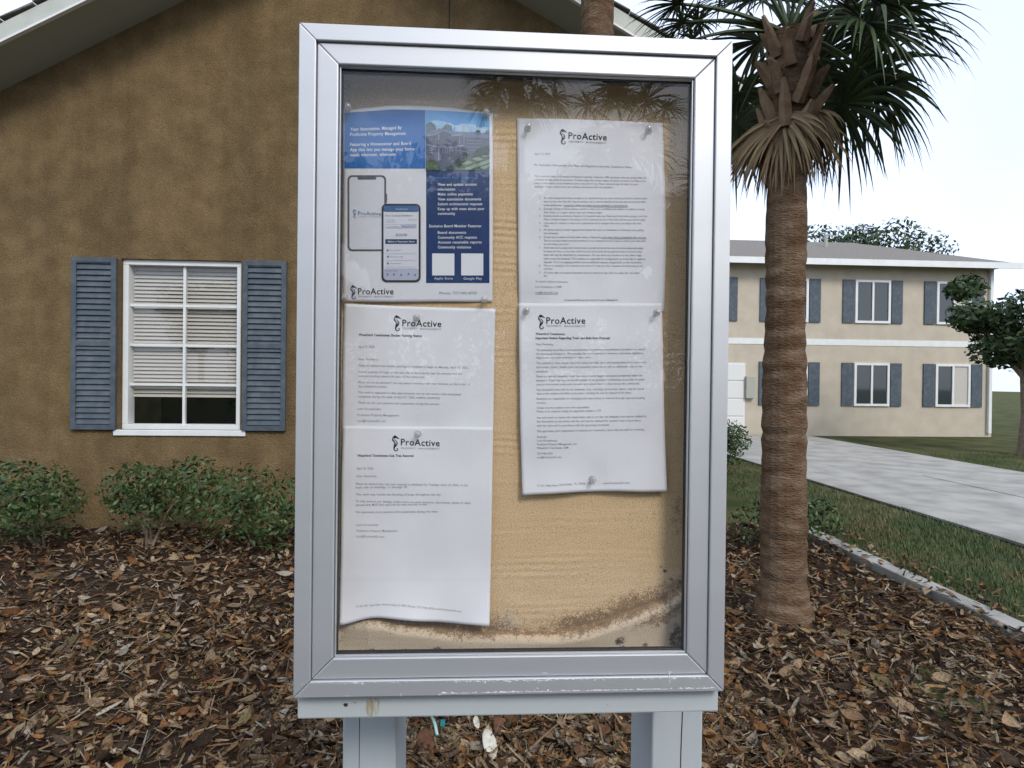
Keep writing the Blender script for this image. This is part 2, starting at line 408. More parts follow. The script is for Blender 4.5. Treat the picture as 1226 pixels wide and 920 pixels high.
for nm in ('door_rail', 'door_stile'): pass
def door_bars(hw, hh, w, y0, y1, m, names, bevel, gap=0.0003):
    for sd in 'tblr':
        p = mitre(hw, hh, w, sd)
        cx = sum(q[0] for q in p)/4; cz = sum(q[1] for q in p)/4
        p = [(x-gap*np.sign(x-cx) if sd in 'tb' else x, z-gap*np.sign(z-cz) if sd in 'lr' else z) for x, z in p]
        o = MB().prism([(x, ZB+z) for x, z in p], y0, y1).build(names[0 if sd in 'tb' else 1], m, None, bevel=bevel)
        sub(o, door)
door_bars(HW, HH, DW, YD, -0.030, 'aluminium', ('door_rail', 'door_stile'), 0.0016)
door_bars(HW-0.0024, HH-0.0016, 0.0014, -0.0455, YG-0.0006, 'bead', ('glazing_bead', 'glazing_bead'), 0.0003, 0)
door_bars(HW-0.0026, HH-0.0022, 0.0020, YG-0.0005, -0.0300, 'gasket', ('gasket', 'gasket'), 0.0, 0)
gp = MB().box(-HW+0.001, HW-0.001, YG, YG+0.004, ZB-HH+0.001, ZB+HH-0.001).build('glass_pane', 'glass'); sub(gp, door)
# cabinet: back and four inner linings
m = MB().box(-HW-0.03, HW+0.03, 0.022, 0.075, ZB-HH-0.03, ZB+HH+0.03).build('cabinet_back', 'cabinet_inside'); keep(m, board)
for nm, bx in (('cabinet_side', (-HW-0.03, -HW-0.012)), ('cabinet_side', (HW+0.012, HW+0.03))):
    keep(MB().box(bx[0], bx[1], -0.0295, 0.0215, ZB-HH-0.03, ZB+HH+0.03).build(nm, 'bead'), board)
for z0, z1 in ((-HH-0.03, -HH-0.012), (HH+0.012, HH+0.03)):
    keep(MB().box(-HW-0.0115, HW+0.0115, -0.0295, 0.0215, ZB+z0, ZB+z1).build('cabinet_lining', 'bead'), board)

# cloth-covered pin board: ridges in the cloth, a slack fold along the bottom, water marks and painted shade
FOLD = np.array([(396, 742), (420, 741), (440, 737), (455, 738), (480, 745), (510, 749), (545, 754), (590, 757), (630, 758), (667, 757),
                 (690, 753), (710, 749), (754, 733), (797, 718), (812, 708), (830, 690)], float)
FW = np.array([at(x, y, 0) for x, y in FOLD])
def fold_z(x): return np.interp(x, FW[:, 0], FW[:, 2])
def board_y(X, Z):
    d = fold_z(X)-Z                                     # >0 below the fold line
    bulge = np.where(d > 0, 0.013*(1-np.exp(-np.maximum(d, 0)/0.0045))*np.exp(-np.maximum(d-0.012, 0)/0.045), -0.0025*np.exp(np.minimum(d, 0)/0.010))
    fade = np.clip((X+HW+0.01)/0.05, 0.25, 1)
    rid = 0.00062*np.sin((Z+0.0045*lump(X, Z, 3, 7, (1.5, 12)))*2*math.pi/0.0105)*np.clip(0.25+1.5*lump(X, Z*3, 8, 6, (1.5, 6)), 0, 1)*np.clip(1.1-(X+0.05)/0.20, .15, 1)
    rid = rid*np.where(d > -0.02, 0.2, 1.0)
    return -(bulge*fade*(1+0.3*lump(X, Z, 12, 5, (5, 14)))+rid+0.0006*lump(X, Z, 9, 6, (2, 8)))
def cloth():
    nx, nz = 300, 470
    X, Z = np.meshgrid(np.linspace(-HW-0.011, HW+0.011, nx), np.linspace(ZB-HH-0.011, ZB+HH+0.011, nz))
    Y = board_y(X, Z)
    V = np.stack([X, Y, Z], -1).reshape(-1, 3)
    q = np.arange(nx*nz).reshape(nz, nx)
    Fs = np.stack([q[:-1, :-1], q[:-1, 1:], q[1:, 1:], q[1:, :-1]], -1).reshape(-1, 4)
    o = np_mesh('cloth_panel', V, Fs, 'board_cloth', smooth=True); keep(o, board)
    d = fold_z(X)-Z; n1 = lump(X, Z, 21, 8, (4, 16)); n2 = lump(X, Z, 22, 8, (6, 30))
    edge = 0.038+0.020*lump(X, X*0+0.3, 31, 5, (2, 9))
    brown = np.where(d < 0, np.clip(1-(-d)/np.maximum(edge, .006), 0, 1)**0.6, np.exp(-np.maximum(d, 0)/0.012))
    right = np.clip((X-0.12)/0.11, 0, 1)
    brown = np.maximum(brown, np.where(d > 0, right*np.clip(1.0-np.abs(d-0.018)/0.030, 0, 1), 0))
    brown = np.maximum(brown, 0.45*np.clip((X-(HW-0.016))/0.008, 0, 1)*np.clip((ZB-0.10-Z)/0.05, 0, 1)*np.clip(.7+n1, 0, 1))  # shade beside the right frame bar, painted in brown
    brown = np.maximum(brown, 0.50*np.clip((-HW+0.010-X)/0.006, 0, 1))  # narrow shade strip at the left frame bar, painted in brown
    brown = np.clip(brown*(1.0+0.55*n1), 0, 1); brown = np.maximum(brown, np.exp(-(d/0.0035)**2))  # brown line along the fold paints the crease's shade
    black = np.clip(1.35-np.hypot((X-HW)/0.018, (Z-(ZB-HH))/0.036), 0, 1)
    black = np.maximum(black, np.clip(0.75-np.hypot((X-HW-0.004)/0.013, (Z-(ZB-HH+0.085))/0.055), 0, 1))
    black = np.maximum(black, 0.62*np.exp(-((d-0.0004)/0.0016)**2)*np.clip(1+.8*n2, 0, 1))  # crease shade painted as a thin black line
    for sx, sy, r in ((791, 679, 1.6), (796, 684, 2.6), (804, 694, 3.0), (815, 697, 4.0), (741, 765, 7), (771, 771, 4), (446, 778, 6), (485, 778, 5),
                      (524, 776, 7), (552, 772, 1.6), (743, 775, 6), (640, 779, 4), (707, 778, 4), (803, 178, 1.2), (807, 168, 1.0), (800, 212, 1.1),
                      (804, 211, 1.0), (812, 232, 1.2), (808, 252, 1.0), (680, 142, .9), (469, 754, 1.4), (600, 120, .8)):
        c = at(sx, sy, 0); rr = r/690*0.85
        black = np.maximum(black, np.clip(1.5-np.hypot((X-c[0])*0.8, Z-c[2])/rr, 0, 1))
    pale = np.where(d > 0.001, 0.75*np.clip(d/0.006, 0, 1), 0)
    c = at(608, 745, 0)
    pale = np.maximum(pale, 0.8*np.clip(1.1-np.hypot((X-c[0])/0.022, (Z-c[2])/0.018), 0, 1))
    a = o.data.color_attributes.new('stain_shade', 'FLOAT_COLOR', 'POINT')
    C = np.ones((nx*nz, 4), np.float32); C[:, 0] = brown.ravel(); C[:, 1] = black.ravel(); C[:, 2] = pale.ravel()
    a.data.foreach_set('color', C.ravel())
cloth()

# shelf rail and posts
RY0, RY1 = -0.036, 0.26
rb = at(613, 857, RY0)[2]; rt = ZB-HH-DW-OW-0.0012
keep(MB().box(-0.298, 0.298, RY0, RY1, rb, rt).build('cross_rail', 'painted_rail', bevel=0.0025), board)
PY = 0.13
for x0, nm in ((410, 'post'), (780.5, 'post')):
    xl = at(x0, 890, PY)[0]
    keep(MB().box(xl, xl+0.089, PY, PY+0.14, -0.3, rb-0.0006).build(nm, 'painted_wood', bevel=0.004, seg=3), board)
    if x0 > 700:
        cx = at(816, 890, PY)[0]
        c = MB(); zz = np.linspace(rb-0.004, 0.4, 26)
        for i in range(25):
            a0 = cx+0.0012*math.sin(i*.7); a1 = cx+0.0012*math.sin((i+1)*.7)
            c.add([(a0-.0009, PY-.0004, zz[i]), (a0+.0009, PY-.0004, zz[i]), (a1+.0009, PY-.0004, zz[i+1]), (a1-.0009, PY-.0004, zz[i+1])], [(0, 1, 2, 3)])
        keep(c.build('crack', 'crack'), board)
    else:
        cx = at(430, 890, PY)[0]
        keep(MB().box(cx, cx+.0008, PY-.0004, PY+.001, 0.3, rb-0.006).build('crack', 'crack'), board)

# rust run and knots on the rail, chalky residue on the lower frame edges
def blotch(px, py, rx, ry, Y, m, name, seed, n=14):
    c = at(px, py, Y); r = np.random.default_rng(seed); k = 690/0.82
    P = [(c[0]+rx/k*math.cos(t)*r.uniform(.6, 1.15), Y, c[2]+ry/k*math.sin(t)*r.uniform(.6, 1.15)) for t in np.linspace(0, 6.283, n, endpoint=False)]
    keep(MB().add(P, [tuple(range(n))]).build(name, m), board)
blotch(442, 846.5, 6.5, 12.5, RY0-.0004, 'rust', 'rust_stain', 1); blotch(450, 845, 4.5, 12, RY0-.0006, 'rust', 'rust_stain', 2)
blotch(414, 844, 3, 2.6, RY0-.0004, 'crack', 'nail_hole', 3); blotch(424, 841.5, 3.5, 1.0, RY0-.0004, 'rust', 'rust_stain', 4)
blotch(728, 844, 1.3, 1.4, RY0-.0004, 'rust', 'nail_hole', 5); blotch(441, 834.5, 6, .9, RY0-.0005, 'rust', 'rust_stain', 6)
lz = ZB-HH-DW
def residue():
    q = MB(); r = np.random.default_rng(4)
    for i in range(420):
        x = r.uniform(-.288, .288); w = r.uniform(.0008, .006); h = abs(r.normal(0, .0011))+.0004
        dens = 0.35+0.65*max(0, math.sin(x*14+1.3))
        if r.random() > dens: continue
        z = lz-0.0025-h*r.uniform(.1, .8); Y = YO-0.0002-i*1e-6
        k = 7; P = [(x+w*.5*math.cos(t)*r.uniform(.6, 1.1), Y, z+h*.6*math.sin(t)*r.uniform(.5, 1.1)) for t in np.linspace(0, 6.283, k, endpoint=False)]
        q.add(P, [tuple(range(k))])
    for i in range(240):
        x = r.uniform(-.10, .285); w = r.uniform(.001, .008); h = abs(r.normal(0, .0006))+.0003
        z = lz-OW+0.0024+(x+.1)*.004+h; Y = YO-0.0007-i*1e-6
        k = 6; P = [(x+w*.5*math.cos(t), Y, z+h*math.sin(t)*r.uniform(.5, 1.1)) for t in np.linspace(0, 6.283, k, endpoint=False)]
        q.add(P, [tuple(range(k))])
    for px, py, rx, ry in ((802, 813, 1.0, 9), (801, 805, 3, 1.6), (730, 807, 1.2, 1.2), (653, 806, 3, .8), (644, 824, 2.4, 1.4), (526, 832, 2, 1.2), (480, 832, 1, 2.6),
                           (416, 833, 1.5, 1.5), (645, 817, 1.6, .6), (757, 803, .6, 2)):
        Y = YO-0.0003 if py > 812 else YD-0.0003
        c = at(px, py, Y); k = 8
        q.add([(c[0]+rx/870*math.cos(t)*r.uniform(.5, 1.1), Y, c[2]+ry/870*math.sin(t)*r.uniform(.5, 1.1)) for t in np.linspace(0, 6.283, k, endpoint=False)], [tuple(range(k))])
    keep(q.build('chalky_residue', 'chalk'), board)
residue()

# ------------------------------------------------------------------ sheets of paper
class Sheet:
    """paper whose edges are given as photo-pixel polylines on the board plane; lifts off the board by h(X,Z)"""
    def __init__(s, name, label, cat, L, R, T, B, hfun, material='paper', nu=46, nv=60, group=None):
        s.h = hfun
        def curve(P):
            P = np.array(P, float); d = np.r_[0, np.cumsum(np.hypot(*np.diff(P, axis=0).T))]; d /= d[-1]
            def f(t):
                # smooth interpolation along the polyline
                k = 3; tt = np.asarray(t)
                acc = 0; w = 0.02
                for o in (-2, -1, 0, 1, 2):
                    q = np.clip(tt+o*w*np.minimum(1, np.minimum(tt, 1-tt)/(2*w)), 0, 1)
                    acc = acc+np.stack([np.interp(q, d, P[:, 0]), np.interp(q, d, P[:, 1])], -1)
                return acc/5
            return f
        l, r, t, b = curve(L), curve(R), curve(T), curve(B)
        u, v = np.meshgrid(np.linspace(0, 1, nu), np.linspace(0, 1, nv))
        U = u[..., None]; Vv = v[..., None]
        P = (1-Vv)*t(u)+Vv*b(u)+(1-U)*l(v)+U*r(v)-((1-U)*(1-Vv)*np.array(T[0])+U*(1-Vv)*np.array(T[-1])+(1-U)*Vv*np.array(B[0])+U*Vv*np.array(B[-1]))
        s.px = P
        W3 = s.to3(P.reshape(-1, 2), 0.0)
        th = np.array([0, 0.00025, 0])
        q = np.arange(nu*nv).reshape(nv, nu); n = nu*nv
        Fs = np.stack([q[:-1, :-1], q[1:, :-1], q[1:, 1:], q[:-1, 1:]], -1).reshape(-1, 4)
        ring = np.r_[q[0, :], q[1:, -1], q[-1, -2::-1], q[-2:0:-1, 0]]
        side = np.stack([ring, np.roll(ring, -1), np.roll(ring, -1)+n, ring+n], -1)
        Fa = np.r_[Fs, Fs[:, ::-1]+n, side]
        c = W3.mean(0)
        s.root = thing(name, label, cat, (c[0], 0, W3[:, 2].min()), group)
        s.put(np_mesh('sheet', np.r_[W3, W3+th], Fa, material, smooth=True))
    def put(s, o, parent=None):
        o.parent = parent or s.root
        if parent is None:
            o.matrix_parent_inverse = Matrix.Translation(s.root.location).inverted()
        return o
    def to3(s, P, off):
        """pixels -> world: on the board plane, then lifted along the line of sight so that pixels keep their place"""
        P = np.asarray(P, float)
        d = _f*F_PX+np.outer(P[:, 0]-613.0, _r)+np.outer(460.0-P[:, 1], _u)
        Q = CAM+d*((0-CAM[1])/d[:, 1])[:, None]
        hh = s.h(Q[:, 0], Q[:, 2])+off
        return CAM+d*((-hh-CAM[1])/d[:, 1])[:, None]
    def patch(s, name, poly, m, off, parent=None, n=10):
        """flat print: a four-cornered pixel outline (tl, tr, br, bl) meshed finely enough to follow the sheet"""
        tl, tr, br, bl = [np.array(p, float) for p in poly]
        u, v = np.meshgrid(np.linspace(0, 1, n), np.linspace(0, 1, n)); U = u[..., None]; V = v[..., None]
        P = (tl*(1-U)+tr*U)*(1-V)+(bl*(1-U)+br*U)*V
        q = np.arange(n*n).reshape(n, n)
        Fs = np.stack([q[:-1, :-1], q[1:, :-1], q[1:, 1:], q[:-1, 1:]], -1).reshape(-1, 4)
        return s.put(np_mesh(name, s.to3(P.reshape(-1, 2), off), Fs, m, smooth=True), parent)
    def poly(s, name, polys, m, off, parent=None):
        """flat print: free outlines in pixels, each a piece of its own, cut finely enough to follow the sheet"""
        o = None
        for P in polys:
            bm = bmesh.new(); bm.faces.new([bm.verts.new((x, y, 0)) for x, y in P])
            bmesh.ops.triangulate(bm, faces=bm.faces[:])
            for _ in range(3):
                E = [e for e in bm.edges if e.calc_length() > 7]
                if not E: break
                bmesh.ops.subdivide_edges(bm, edges=E, cuts=1); bmesh.ops.triangulate(bm, faces=bm.faces[:])
            bm.verts.index_update()
            V = s.to3(np.array([v.co[:2] for v in bm.verts]), off); Fs = [[v.index for v in f.verts] for f in bm.faces]
            bm.free(); o = s.put(np_mesh(name, V, Fs, m), parent)
        return o
    def strokes(s, name, lines, m, off, parent=None):
        """flat print: polylines with a width in pixels at every point"""
        o = None
        for P in lines:
            P = np.array(P, float); c = P[:, :2]; w = P[:, 2]
            t = np.gradient(c, axis=0); t /= np.linalg.norm(t, axis=1)[:, None]+1e-9; nn = np.stack([-t[:, 1], t[:, 0]], -1)
            A = c+nn*w[:, None]/2; Bq = c-nn*w[:, None]/2; k = len(c)
            V = s.to3(np.r_[A, Bq], off)
            q = s.put(np_mesh(name, V, [(i, i+1, i+1+k, i+k) for i in range(k-1)], m), parent)
            o = o or q
        return o

TEXTS = []          # (sheet, part name, ink, off, [(x0,y0,x1,y1,size,text,bold)], parent)
def text(sheet, name, ink, lines, off=0.00035, parent=None): TEXTS.append((sheet, name, ink, off, lines, parent))

def smooth_line(P, n=40):
    P = np.array(P, float); k = len(P); t = np.arange(k); out = []
    for q in np.linspace(0, k-1, n):
        i = min(int(q), k-2); f = q-i
        p0, p1, p2, p3 = P[max(i-1, 0)], P[i], P[i+1], P[min(i+2, k-1)]
        out.append(.5*((2*p1)+(-p0+p2)*f+(2*p0-5*p1+4*p2-p3)*f*f+(-p0+3*p1-3*p2+p3)*f**3))
    return np.array(out)

SEA = [(.50, .775, .03), (.40, .82, .06), (.28, .88, .12), (.17, .90, .17), (.08, .83, .14), (.07, .74, .13), (.15, .65, .17), (.23, .55, .23),
       (.24, .44, .21), (.18, .34, .15), (.13, .25, .10), (.11, .15, .075), (.16, .06, .065), (.27, .03, .055), (.37, .08, .05), (.38, .15, .045), (.31, .19, .035), (.26, .15, .02)]
def seahorse(sh, x0, y0, x1, y1, ink, paper_ink, parent=None, name='seahorse_emblem', off=0.00035):
    H = y1-y0
    def m(P): return [(x0+p[0]*H*.88, y1-p[1]*H, p[2]*H) for p in P]
    L = [m(smooth_line(SEA, 46)), m([(.02, .80, .01), (.00, .72, .07), (.05, .62, .02)]), m([(.12, .97, .02), (.17, .985, .05), (.22, .96, .02)])]
    o = sh.strokes(name, L, ink, off, parent)
    sh.strokes('emblem_highlight', [m(smooth_line([(.10, .86, .012), (.085, .76, .04), (.17, .66, .045), (.28, .54, .035), (.26, .42, .012)], 20)),
                                    m(smooth_line([(.15, .62, .01), (.20, .55, .03), (.19, .44, .01)], 10))], paper_ink, off+0.0002, o)
    return o
def logo(sh, sx, sy0, sy1, tx0, ty0, tx1, ty1, tag_y0, tag_y1, ink='ink', tag_ink='ink_grey', paper_ink='paper', size=11.2, parent=None, tsize=2.9):
    seahorse(sh, sx, sy0, sx+9, sy1, ink if ink != 'ink' else 'ink', paper_ink, parent)
    text(sh, 'logo_lettering', 'ink' if ink in ('ink', 'ink_blue') else ink, [(tx0, ty0, tx1, ty1, size, 'ProActive', 0.25)], parent=parent)
    text(sh, 'logo_tagline', tag_ink, [(tx0+.6, tag_y0, tx1, tag_y1, tsize, 'PROPERTY  MANAGEMENT', 0.15)], parent=parent)

def pins_flat(pins, r=0.02):
    C = [at(x, y, 0) for x, y in pins]
    def f(X, Z):
        k = 1.0
        for c in C: k = k*(1-np.exp(-((X-c[0])**2+(Z-c[2])**2)/(2*r*r)))
        return k
    return f

# --- blue flyer in a clear sleeve
kf = pins_flat([(417, 131), (582, 138), (413, 357), (580, 359)], .018)
_fc = at(475, 120, 0)
def h_flyer(X, Z):
    return 0.0016+kf(X, Z)*(0.0022+0.0011*lump(X, Z, 41, 6, (2, 7)))+0.004*np.exp(-((X-_fc[0])/.05)**2-((Z-_fc[2])/.02)**2)
fly = Sheet('flyer', 'blue and white printed flyer with two phone pictures, in clear plastic sleeve', 'flyer',
            [(411, 133), (411.5, 200), (411, 280), (410.5, 361.5)], [(590, 136), (590, 220), (590, 300), (589.5, 362)],
            [(411, 133), (430, 130.5), (470, 126.5), (500, 126.5), (540, 129), (590, 136)], [(410.5, 361.5), (470, 362), (530, 361.5), (589.5, 362)], h_flyer, 'flyer_paper')
P1, P2, P3, P4 = .00030, .00060, .00090, .00120
def fly_top(x): return float(np.interp(x, [411, 430, 470, 500, 540, 586], [135.5, 134, 131.3, 131.8, 133.2, 136.5]))
def strip(sh, name, x0, x1, ytop, ybot, m, off, n=24, parent=None):
    xs = np.linspace(x0, x1, n); A = [(x, ytop(x)) for x in xs]; Bq = [(x, ybot(x)) for x in xs]
    rows = 12; V = []
    for j in range(rows):
        f = j/(rows-1); V += [(a[0]*(1-f)+b[0]*f, a[1]*(1-f)+b[1]*f) for a, b in zip(A, Bq)]
    q = np.arange(n*rows).reshape(rows, n)
    Fs = np.stack([q[:-1, :-1], q[1:, :-1], q[1:, 1:], q[:-1, 1:]], -1).reshape(-1, 4)
    return sh.put(np_mesh(name, sh.to3(np.array(V), off), Fs, m, smooth=True), parent)
strip(fly, 'blue_panel', 412.3, 509.2, fly_top, lambda x: 201.8+.003*(x-412), 'panel_blue', P1)
pic = strip(fly, 'house_picture', 509.6, 586, fly_top, lambda x: 203.8, 'pic_sky', P1)
navy = fly.patch('navy_panel', [(510.2, 203.9), (586, 203.9), (586, 339), (510.2, 339)], 'panel_navy', P1, n=16)
# generic house view inside the picture
def jag(pts, amp, seed, n=6):
    r = np.random.default_rng(seed); out = []
    for a, b in zip(pts[:-1], pts[1:]):
        for i in range(n):
            f = i/n; out.append((a[0]+(b[0]-a[0])*f+r.normal(0, amp*.5), a[1]+(b[1]-a[1])*f+r.normal(0, amp)))
    out.append(pts[-1]); return out
fly.poly('picture_cloud', [jag([(512, 152), (515, 145), (524, 144), (540, 147.5), (545, 151), (541, 158), (512, 158), (512, 152)], .4, 1),
                           jag([(545, 151), (553, 148.5), (568, 149), (572, 153), (585, 152), (585, 160), (545, 158), (545, 151)], .4, 2)], 'pic_cloud', P2, pic)
fly.poly('picture_tree', [jag([(510, 162), (510.5, 149), (515, 146), (520, 148), (522, 153), (523, 162)], .7, 3), jag([(528, 160), (530, 152), (534, 150), (541, 152), (542, 160)], .7, 4),
                          jag([(569, 162), (570, 157), (575, 156), (577, 163)], .6, 5), jag([(580, 160), (582, 157), (586, 156), (586, 161)], .4, 8)], 'pic_tree', P3, pic)
fly.poly('picture_wall', [[(510, 161), (526, 157), (541, 158.5), (586, 160), (586, 190), (556, 202), (510, 203)]], 'pic_house', P3+.0001, pic)
fly.poly('picture_roof', [[(510, 160.5), (526, 153.5), (532, 155), (556, 162.5), (545, 163.5), (536, 159), (527, 157.5), (511, 163)], [(541, 157.5), (572, 159), (586, 161.5), (586, 166), (560, 164.5), (548, 163)],
                          [(510, 172), (522, 174.5), (536, 176), (554, 174.5), (554, 176), (536, 178), (522, 176.5), (510, 174)]], 'pic_roof', P4, pic)
TR = []
for x, y0, y1 in ((512, 162, 162.01), (525.4, 161, 168), (525.4, 176.5, 192)): TR.append([(x, y0, .9), (x, (y0+y1)/2, .9), (x, y1, .9)])
TR += [[(511, 162.6, .8), (520, 161.5, .8), (528, 158, .8)], [(540, 163, .8), (548, 162, .8), (554, 161, .8)], [(511, 174, .6), (517, 175, .6), (523, 176, .6)]]
for x in (550.5, 555.5): TR.append([(x, 164, .6), (x, 168, .6), (x, 172, .6)])
for x in (530.5, 533, 535.5, 538): TR.append([(x, 178, .5), (x, 181, .5), (x, 184, .5)])
for y in (168, 172, 176, 180): TR.append([(558, y, .35), (566, y+.3, .35), (575, y+.6, .35)])
for x in (546, 551): TR.append([(x, 178, .45), (x, 181, .45), (x, 184, .45)])
for y in (177.5, 180, 183): TR.append([(514, y, .5), (516, y, .5), (518, y+.2, .5)])
TR += [[(548, 174.6, .8), (553, 174.3, .8), (556, 174.5, .8)], [(520, 166.5, .5), (522, 166.7, .5), (524, 166.5, .5)]]
fly.strokes('picture_trim', TR, 'pic_trim', P4+.0002, pic)
fly.poly('picture_lawn', [jag([(510, 203.6), (510, 192), (517, 191), (522, 194), (527, 203.6)], .3, 6), jag([(536, 203.6), (548, 197), (560, 190), (586, 183), (586, 203.6)], .4, 7)], 'pic_lawn', P4+.0001, pic)
fly.poly('picture_paver', [[(552, 203), (572, 196), (586, 191), (586, 195), (562, 203.4)], [(553, 196), (561, 192.5), (566, 195), (558, 198)], [(565, 190), (573, 188), (579, 191), (571, 193)],
                           [(575, 186.5), (582, 184.5), (586, 186.5), (580, 188.5)], [(574, 201), (586, 196.6), (586, 199), (580, 203)]], 'pic_paver', P4+.0003, pic)
fly.poly('picture_shrub', [jag([(566, 189), (567, 182), (573, 178), (579, 176), (586, 174), (586, 184), (576, 187)], .8, 9), jag([(544, 200), (545, 194), (550, 190), (553, 195), (552, 201)], .8, 10),
                           jag([(554, 190), (555, 182), (559, 182), (559.5, 190)], .3, 11), jag([(533, 203), (535, 199.5), (541, 198), (545, 203)], .6, 12)], 'pic_shrub', P4+.0004, pic)
# phone pictures
def rrect(x0, y0, x1, y1, r, n=6):
    P = []
    for cx, cy, a0 in ((x1-r, y0+r, -90), (x1-r, y1-r, 0), (x0+r, y1-r, 90), (x0+r, y0+r, 180)):
        for i in range(n+1):
            a = math.radians(a0+90*i/n); P.append((cx+r*math.cos(a), cy+r*math.sin(a)))
    return P
def rev(P): return P[::-1]
ph1 = fly.poly('phone_picture', [rev(rrect(416, 210, 462.3, 301, 5.5))], 'phone_grey', P1)
fly.poly('phone_screen', [rev(rrect(418.3, 212.2, 460, 298.8, 4))], 'screen_white', P2, ph1)
fly.poly('phone_notch', [rev(rrect(428, 211, 450.5, 215.2, 1.6))], 'phone_grey', P3, ph1)
fly.poly('phone_button', [rev(rrect(462.2, 232, 463.4, 243, .4))], 'phone_grey', P1, ph1)
seahorse(fly, 422.5, 251, 429, 261.5, 'ink_midblue', 'screen_white', None, off=P3)
text(fly, 'screen_lettering', 'ink_midblue', [(428.6, 257.6, 456.2, 258.2, 6.2, 'ProActive', .2)], off=P3, parent=ph1)
text(fly, 'screen_tagline', 'ink_grey', [(429.5, 260.4, 456, 260.6, 1.9, 'PROPERTY  MANAGEMENT', 0), (427, 297.4, 447, 297.4, 2.0, '‹     ›     +     =', 0)], off=P3, parent=ph1)
ph2 = fly.poly('phone_picture', [rev(rrect(456.8, 244.2, 503.6, 338, 6))], 'phone_black', P3)
fly.poly('phone_screen', [rev(rrect(459.2, 246.4, 501.2, 335.6, 4.4))], 'screen_white', P4, ph2)
fly.poly('screen_header', [rev(rrect(459.2, 246.4, 501.2, 253.8, 1.6))], 'screen_blue', P4+.0003, ph2)
fly.poly('screen_footer', [rev(rrect(459.6, 321.6, 501, 335, 2.5))], 'screen_lilac', P4+.0002, ph2)
fly.poly('screen_tab', [rev(rrect(461.5, 268.5, 498.6, 273.6, 1))], 'screen_lilac', P4+.0002, ph2)
fly.poly('screen_tab', [rev(rrect(462.2, 269.2, 480, 272.9, .8))], 'screen_white', P4+.0004, ph2)
fly.poly('screen_button', [rev(rrect(461.2, 286.6, 499.2, 292.2, .7))], 'ink_blue', P4+.0003, ph2)
PT = P4+.0006
text(fly, 'screen_text', 'ink_soft', [(461.2, 259, 494, 259, 2.7, 'Your Existing Installation', .3), (462, 263.8, 473, 263.8, 1.7, 'Account owner', 0), (462, 266.4, 472, 266.4, 1.7, 'Waterford', 0),
     (489, 263.8, 499, 263.8, 1.7, 'See details', 0), (464, 272.2, 478.5, 272.2, 2.0, 'Your Balance', .2), (482, 272.2, 496, 272.2, 2.0, 'Payments', 0),
     (474, 282.6, 487.4, 282.6, 4.0, '$323.96', .35), (466.5, 300.2, 480, 300.2, 2.1, 'Make a payment', 0), (467.5, 308.2, 483, 308.2, 2.1, 'Account details', .2), (467.5, 316.2, 480.5, 316.2, 2.1, 'Documents', .2),
     (461.2, 325, 476, 325, 2.2, 'Linked items', .3)], off=PT, parent=ph2)
text(fly, 'screen_button_text', 'print_white', [(464.5, 290.4, 496.5, 290.4, 2.6, 'Make a Payment Now', .3), (474, 251.2, 488, 251.2, 2.0, 'Dashboard', .1)], off=PT, parent=ph2)
ic = []
for x, y in ((464, 300), (464.6, 307.6), (464.3, 315.6), (464, 329), (471.6, 329), (480.3, 329.5), (489, 328.5), (497, 329.5)):
    ic.append(rev(rrect(x-1, y-1.3, x+1.1, y+1, .4, 2)))
fly.poly('screen_icon', ic, 'ink_midblue', PT, ph2)
fly.strokes('screen_rule', [[(462, y, .35), (480, y, .35), (499, y, .35)] for y in (303.8, 311.8, 319.6)], 'screen_lilac', PT, ph2)
# plain white squares where the codes were
for x0, x1 in ((517.4, 544), (552.2, 578.6)):
    fly.patch('code_square', [(x0, 303.6), (x1, 303.8), (x1, 330), (x0, 330)], 'print_white', P2, navy, n=6)
text(fly, 'panel_text', 'print_white', [
    (419.6, 156.9, 481, 154.8, 5.6, 'Your Association, Managed By', .35), (419.2, 163, 486, 161.6, 5.6, 'ProActive Property Management', .35),
    (419.2, 175, 492, 173.6, 5.6, 'Featuring a Homeowner and Board', .35), (419.2, 181.3, 496, 180.3, 5.6, 'App that lets you manage your home', .35),
    (419.4, 187.6, 475, 186.6, 5.6, 'needs wherever, whenever.', .35)], off=P2)
text(fly, 'panel_heading', 'print_cyan', [(420, 149.4, 456, 148, 6.0, 'Welcome to your', .35), (514, 214.4, 569, 214.2, 5.0, 'Homeowner App Features:', .3)], off=P2)
text(fly, 'panel_list', 'print_white', [
    (524.2, 222.6, 570.8, 222.4, 4.6, 'View and update account', .33), (524.2, 228.4, 545, 228.2, 4.6, 'information', .33), (524.2, 234.2, 566, 234, 4.6, 'Make online payments', .33),
    (524.2, 240.2, 576, 240, 4.6, 'View association documents', .33), (524.2, 246, 577.4, 245.8, 4.6, 'Submit architectural requests', .33),
    (524.2, 251.8, 580, 251.6, 4.6, 'Keep up with news about your', .33), (524.2, 257.4, 545, 257.3, 4.6, 'community', .33),
    (514, 272.4, 576.4, 272.2, 4.6, 'Exclusive Board Member Features:', .33), (524.2, 280.2, 558, 280, 4.6, 'Board documents', .33), (524.2, 286, 571, 285.8, 4.6, 'Community ACC requests', .33),
    (524.2, 291.8, 576.6, 291.6, 4.6, 'Account receivable reports', .33), (524.2, 297.6, 564, 297.6, 4.6, 'Community violations', .33),
    (520, 334.8, 542, 334.8, 4.0, 'Apple Store', .1), (555, 335, 577, 335, 4.0, 'Google Play', .1)], off=P2)
text(fly, 'phone_number', 'ink_midblue', [(526, 352.6, 570.6, 352.6, 4.5, 'Phone: 727-942-4755', .1)])
logo(fly, 419.8, 341.6, 358.6, 428.6, 352.6, 471.2, 352.6, 356.2, 356.2, ink='ink_blue', paper_ink='flyer_paper', size=10.6, tsize=2.6)
